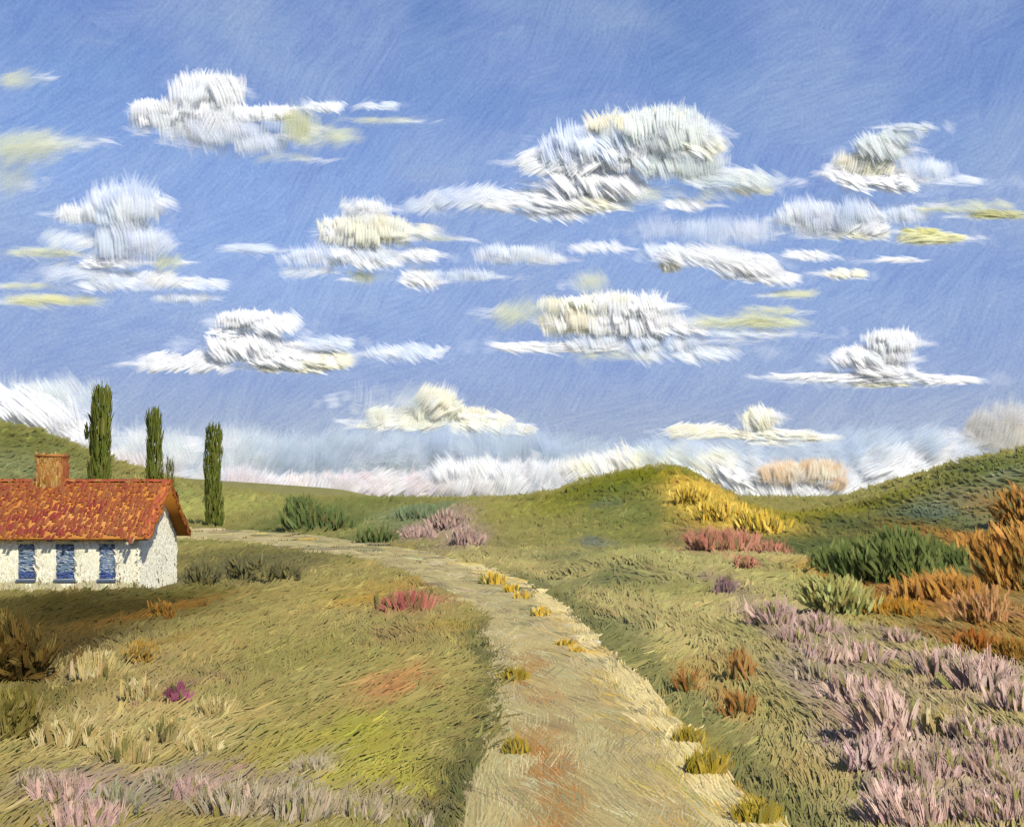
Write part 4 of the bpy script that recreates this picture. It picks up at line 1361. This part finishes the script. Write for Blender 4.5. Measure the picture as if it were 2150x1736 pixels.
cloud('ragged white cloud drifting right of centre below the largest one', [
    (1470, 535, 90, 16, 150, 56, 8, 140, WHITE, .85), (1560, 555, 76, 16, 130, 56, 8, 140, WHITE, .9), (1610, 580, 66, 10, 155, 46, 8, 80, WHITE, .9), (1408, 556, 18, 14, 120, 26, 9, 40, CREAMC, 1), (1400, 525, 40, 10, 130, 40, 8, 40, BLUEW, .6)])
cloud('pair of tiny white cloud wisps at the right', [(1690, 535, 44, 8, 155, 34, 8, 46, WHITE, .85), (1775, 575, 44, 9, 160, 34, 8, 46, CREAMC, .9), (1890, 545, 50, 5, 175, 46, 6, 26, WHITE, .7)])
cloud('broad white cloud low in the middle sky with a blue grey base', [
    (1230, 640, 80, 16, 92, 36, 9, 150, CREAMC, 1), (1320, 645, 76, 20, 95, 44, 9, 170, WHITE, 1), (1215, 675, 66, 20, 92, 42, 9, 150, CREAMC, 1), (1330, 680, 90, 18, 105, 40, 9, 190, WHITE, 1), (1420, 690, 60, 10, 160, 44, 8, 80, WHITE, .85), (1170, 728, 130, 10, 5, 60, 8, 110, WHITE, .85), (1340, 715, 150, 14, 120, 40, 8, 150, BLUEW, .7),
    (1440, 740, 110, 12, 140, 50, 8, 110, BLUEW, .6), (1290, 742, 80, 14, 170, 40, 8, 70, YELC, .45), (1090, 655, 56, 24, 40, 56, 9, 70, YELC, .5), (1240, 590, 40, 26, 110, 56, 8, 50, YELC, .35)])
cloud('thin yellow grey cloud smear right of the broad low cloud', [(1570, 675, 110, 14, 178, 66, 9, 120, YELC, .6), (1610, 655, 56, 12, 175, 46, 9, 50, YELC, .5), (1665, 618, 44, 9, 10, 44, 8, 40, YELC, .6), (1560, 700, 110, 7, 175, 60, 7, 50, BLUEW, .4)])
cloud('white boat shaped cloud with a square sail top at the right', [
    (1870, 715, 48, 18, 100, 40, 9, 110, WHITE, 1), (1885, 745, 28, 16, 100, 40, 9, 50, WHITE, .95), (1805, 748, 48, 16, 130, 44, 9, 100, WHITE, 1), (1860, 770, 60, 12, 150, 44, 9, 90, WHITE, .95), (1840, 792, 130, 9, 2, 56, 9, 180, WHITE, 1), (1990, 797, 66, 5, 170, 44, 8, 60, WHITE, .95), (1690, 790, 70, 4, 175, 50, 7, 50, WHITE, .9), (1850, 806, 60, 7, 175, 40, 8, 50, CREAMC, .8)])
cloud('cream cloud shaped like a low tent above the left horizon', [
    (915, 845, 40, 24, 60, 46, 9, 110, CREAMC, 1), (850, 878, 80, 12, 35, 40, 9, 140, CREAMC, 1), (945, 870, 60, 12, 100, 34, 9, 110, CREAMC, 1), (1010, 888, 60, 12, 145, 44, 9, 110, CREAMC, 1), (1075, 902, 46, 9, 160, 40, 9, 80, CREAMC, 1), (785, 893, 34, 5, 10, 36, 8, 40, CREAMC, .95), (860, 850, 120, 40, 70, 60, 9, 90, GREYC, .22)], 1300)
cloud('cream cloud with a small upright top above the right horizon', [(1592, 880, 30, 22, 115, 40, 9, 80, CREAMC, .95), (1595, 912, 90, 9, 175, 46, 9, 120, CREAMC, 1), (1470, 905, 60, 9, 15, 44, 9, 80, CREAMC, .95), (1700, 918, 60, 6, 175, 44, 8, 60, CREAMC, .9), (1620, 926, 60, 6, 170, 40, 8, 40, CREAMC, .7)], 1300)
BK = 'cloud banks lying on the horizon'
cloud('white cloud bank spilling over the left hill', [(30, 860, 110, 44, 125, 70, 10, 260, WHITE, 1), (130, 915, 90, 34, 130, 70, 10, 170, WHITE, .85), (60, 900, 100, 28, 125, 60, 10, 120, CREAMC, .7), (90, 825, 130, 26, 110, 70, 10, 90, GREYC, .3), (270, 985, 110, 34, 105, 56, 10, 180, PINKC, .85), (280, 935, 120, 44, 100, 70, 10, 110, GREYC, .25)], 700, BK)
cloud('pinkish white cloud bank along the horizon left of the centre hill', [(640, 1020, 170, 18, 60, 50, 9, 280, PINKC, .9), (850, 1018, 170, 20, 55, 50, 9, 280, PINKC, .9), (1050, 1010, 130, 24, 60, 56, 9, 240, WHITE, .9), (1150, 1000, 80, 24, 55, 56, 9, 130, WHITE, .8), (1000, 985, 90, 16, 120, 44, 9, 80, WHITE, .8), (480, 1005, 90, 24, 70, 50, 9, 110, PINKC, .5)], 700, BK)
cloud('slate blue streaked cloud bank above the pink horizon bank', [(640, 955, 150, 44, 60, 76, 6, 420, SLATEC, .27), (820, 945, 160, 50, 65, 84, 6, 480, SLATEC, .27), (1040, 945, 150, 46, 95, 84, 6, 450, SLATEC, .27), (480, 950, 130, 54, 70, 70, 10, 160, GREYC, .3), (1200, 955, 120, 34, 60, 70, 10, 120, SLATEC, .27), (930, 985, 160, 20, 50, 60, 10, 140, GREYC, .4)], 800, BK)
cloud('white cloud bank filling the dip between centre and right hills', [(1640, 1030, 120, 26, 110, 60, 9, 330, WHITE, .95), (1520, 990, 90, 24, 130, 56, 9, 170, WHITE, 1), (1770, 1020, 110, 28, 45, 70, 9, 240, WHITE, 1), (1900, 970, 90, 18, 38, 80, 9, 170, WHITE, 1), (1650, 1060, 110, 16, 100, 44, 9, 200, WHITE, 1), (1420, 965, 150, 24, 140, 56, 9, 160, CREAMC, .8), (1280, 985, 90, 24, 120, 56, 9, 120, CREAMC, .8), (1980, 940, 60, 16, 40, 70, 9, 70, WHITE, .5), (1560, 950, 260, 34, 150, 60, 9, 220, SLATEC, .27), (1880, 930, 160, 34, 40, 70, 9, 130, SLATEC, .27)], 700, BK)
cloud('small peach tinted cloud on top of the white bank', [(1650, 992, 46, 18, 95, 40, 9, 90, [(234, 218, 192), (240, 230, 212), (222, 198, 166)], .9), (1720, 990, 46, 18, 80, 40, 9, 90, [(234, 218, 192), (240, 230, 212), (220, 192, 158)], .9), (1755, 1010, 24, 10, 70, 30, 9, 30, [(226, 202, 168), (220, 192, 158)], .8)], 694, BK)
cloud('grey haze cloud resting on the right hill at the picture edge', [(2110, 905, 70, 34, 60, 66, 10, 150, [(214, 210, 204), (204, 204, 202), (222, 216, 206)], .6), (2130, 870, 50, 24, 70, 56, 10, 60, [(216, 214, 210), (204, 206, 206)], .35)], 700, BK)
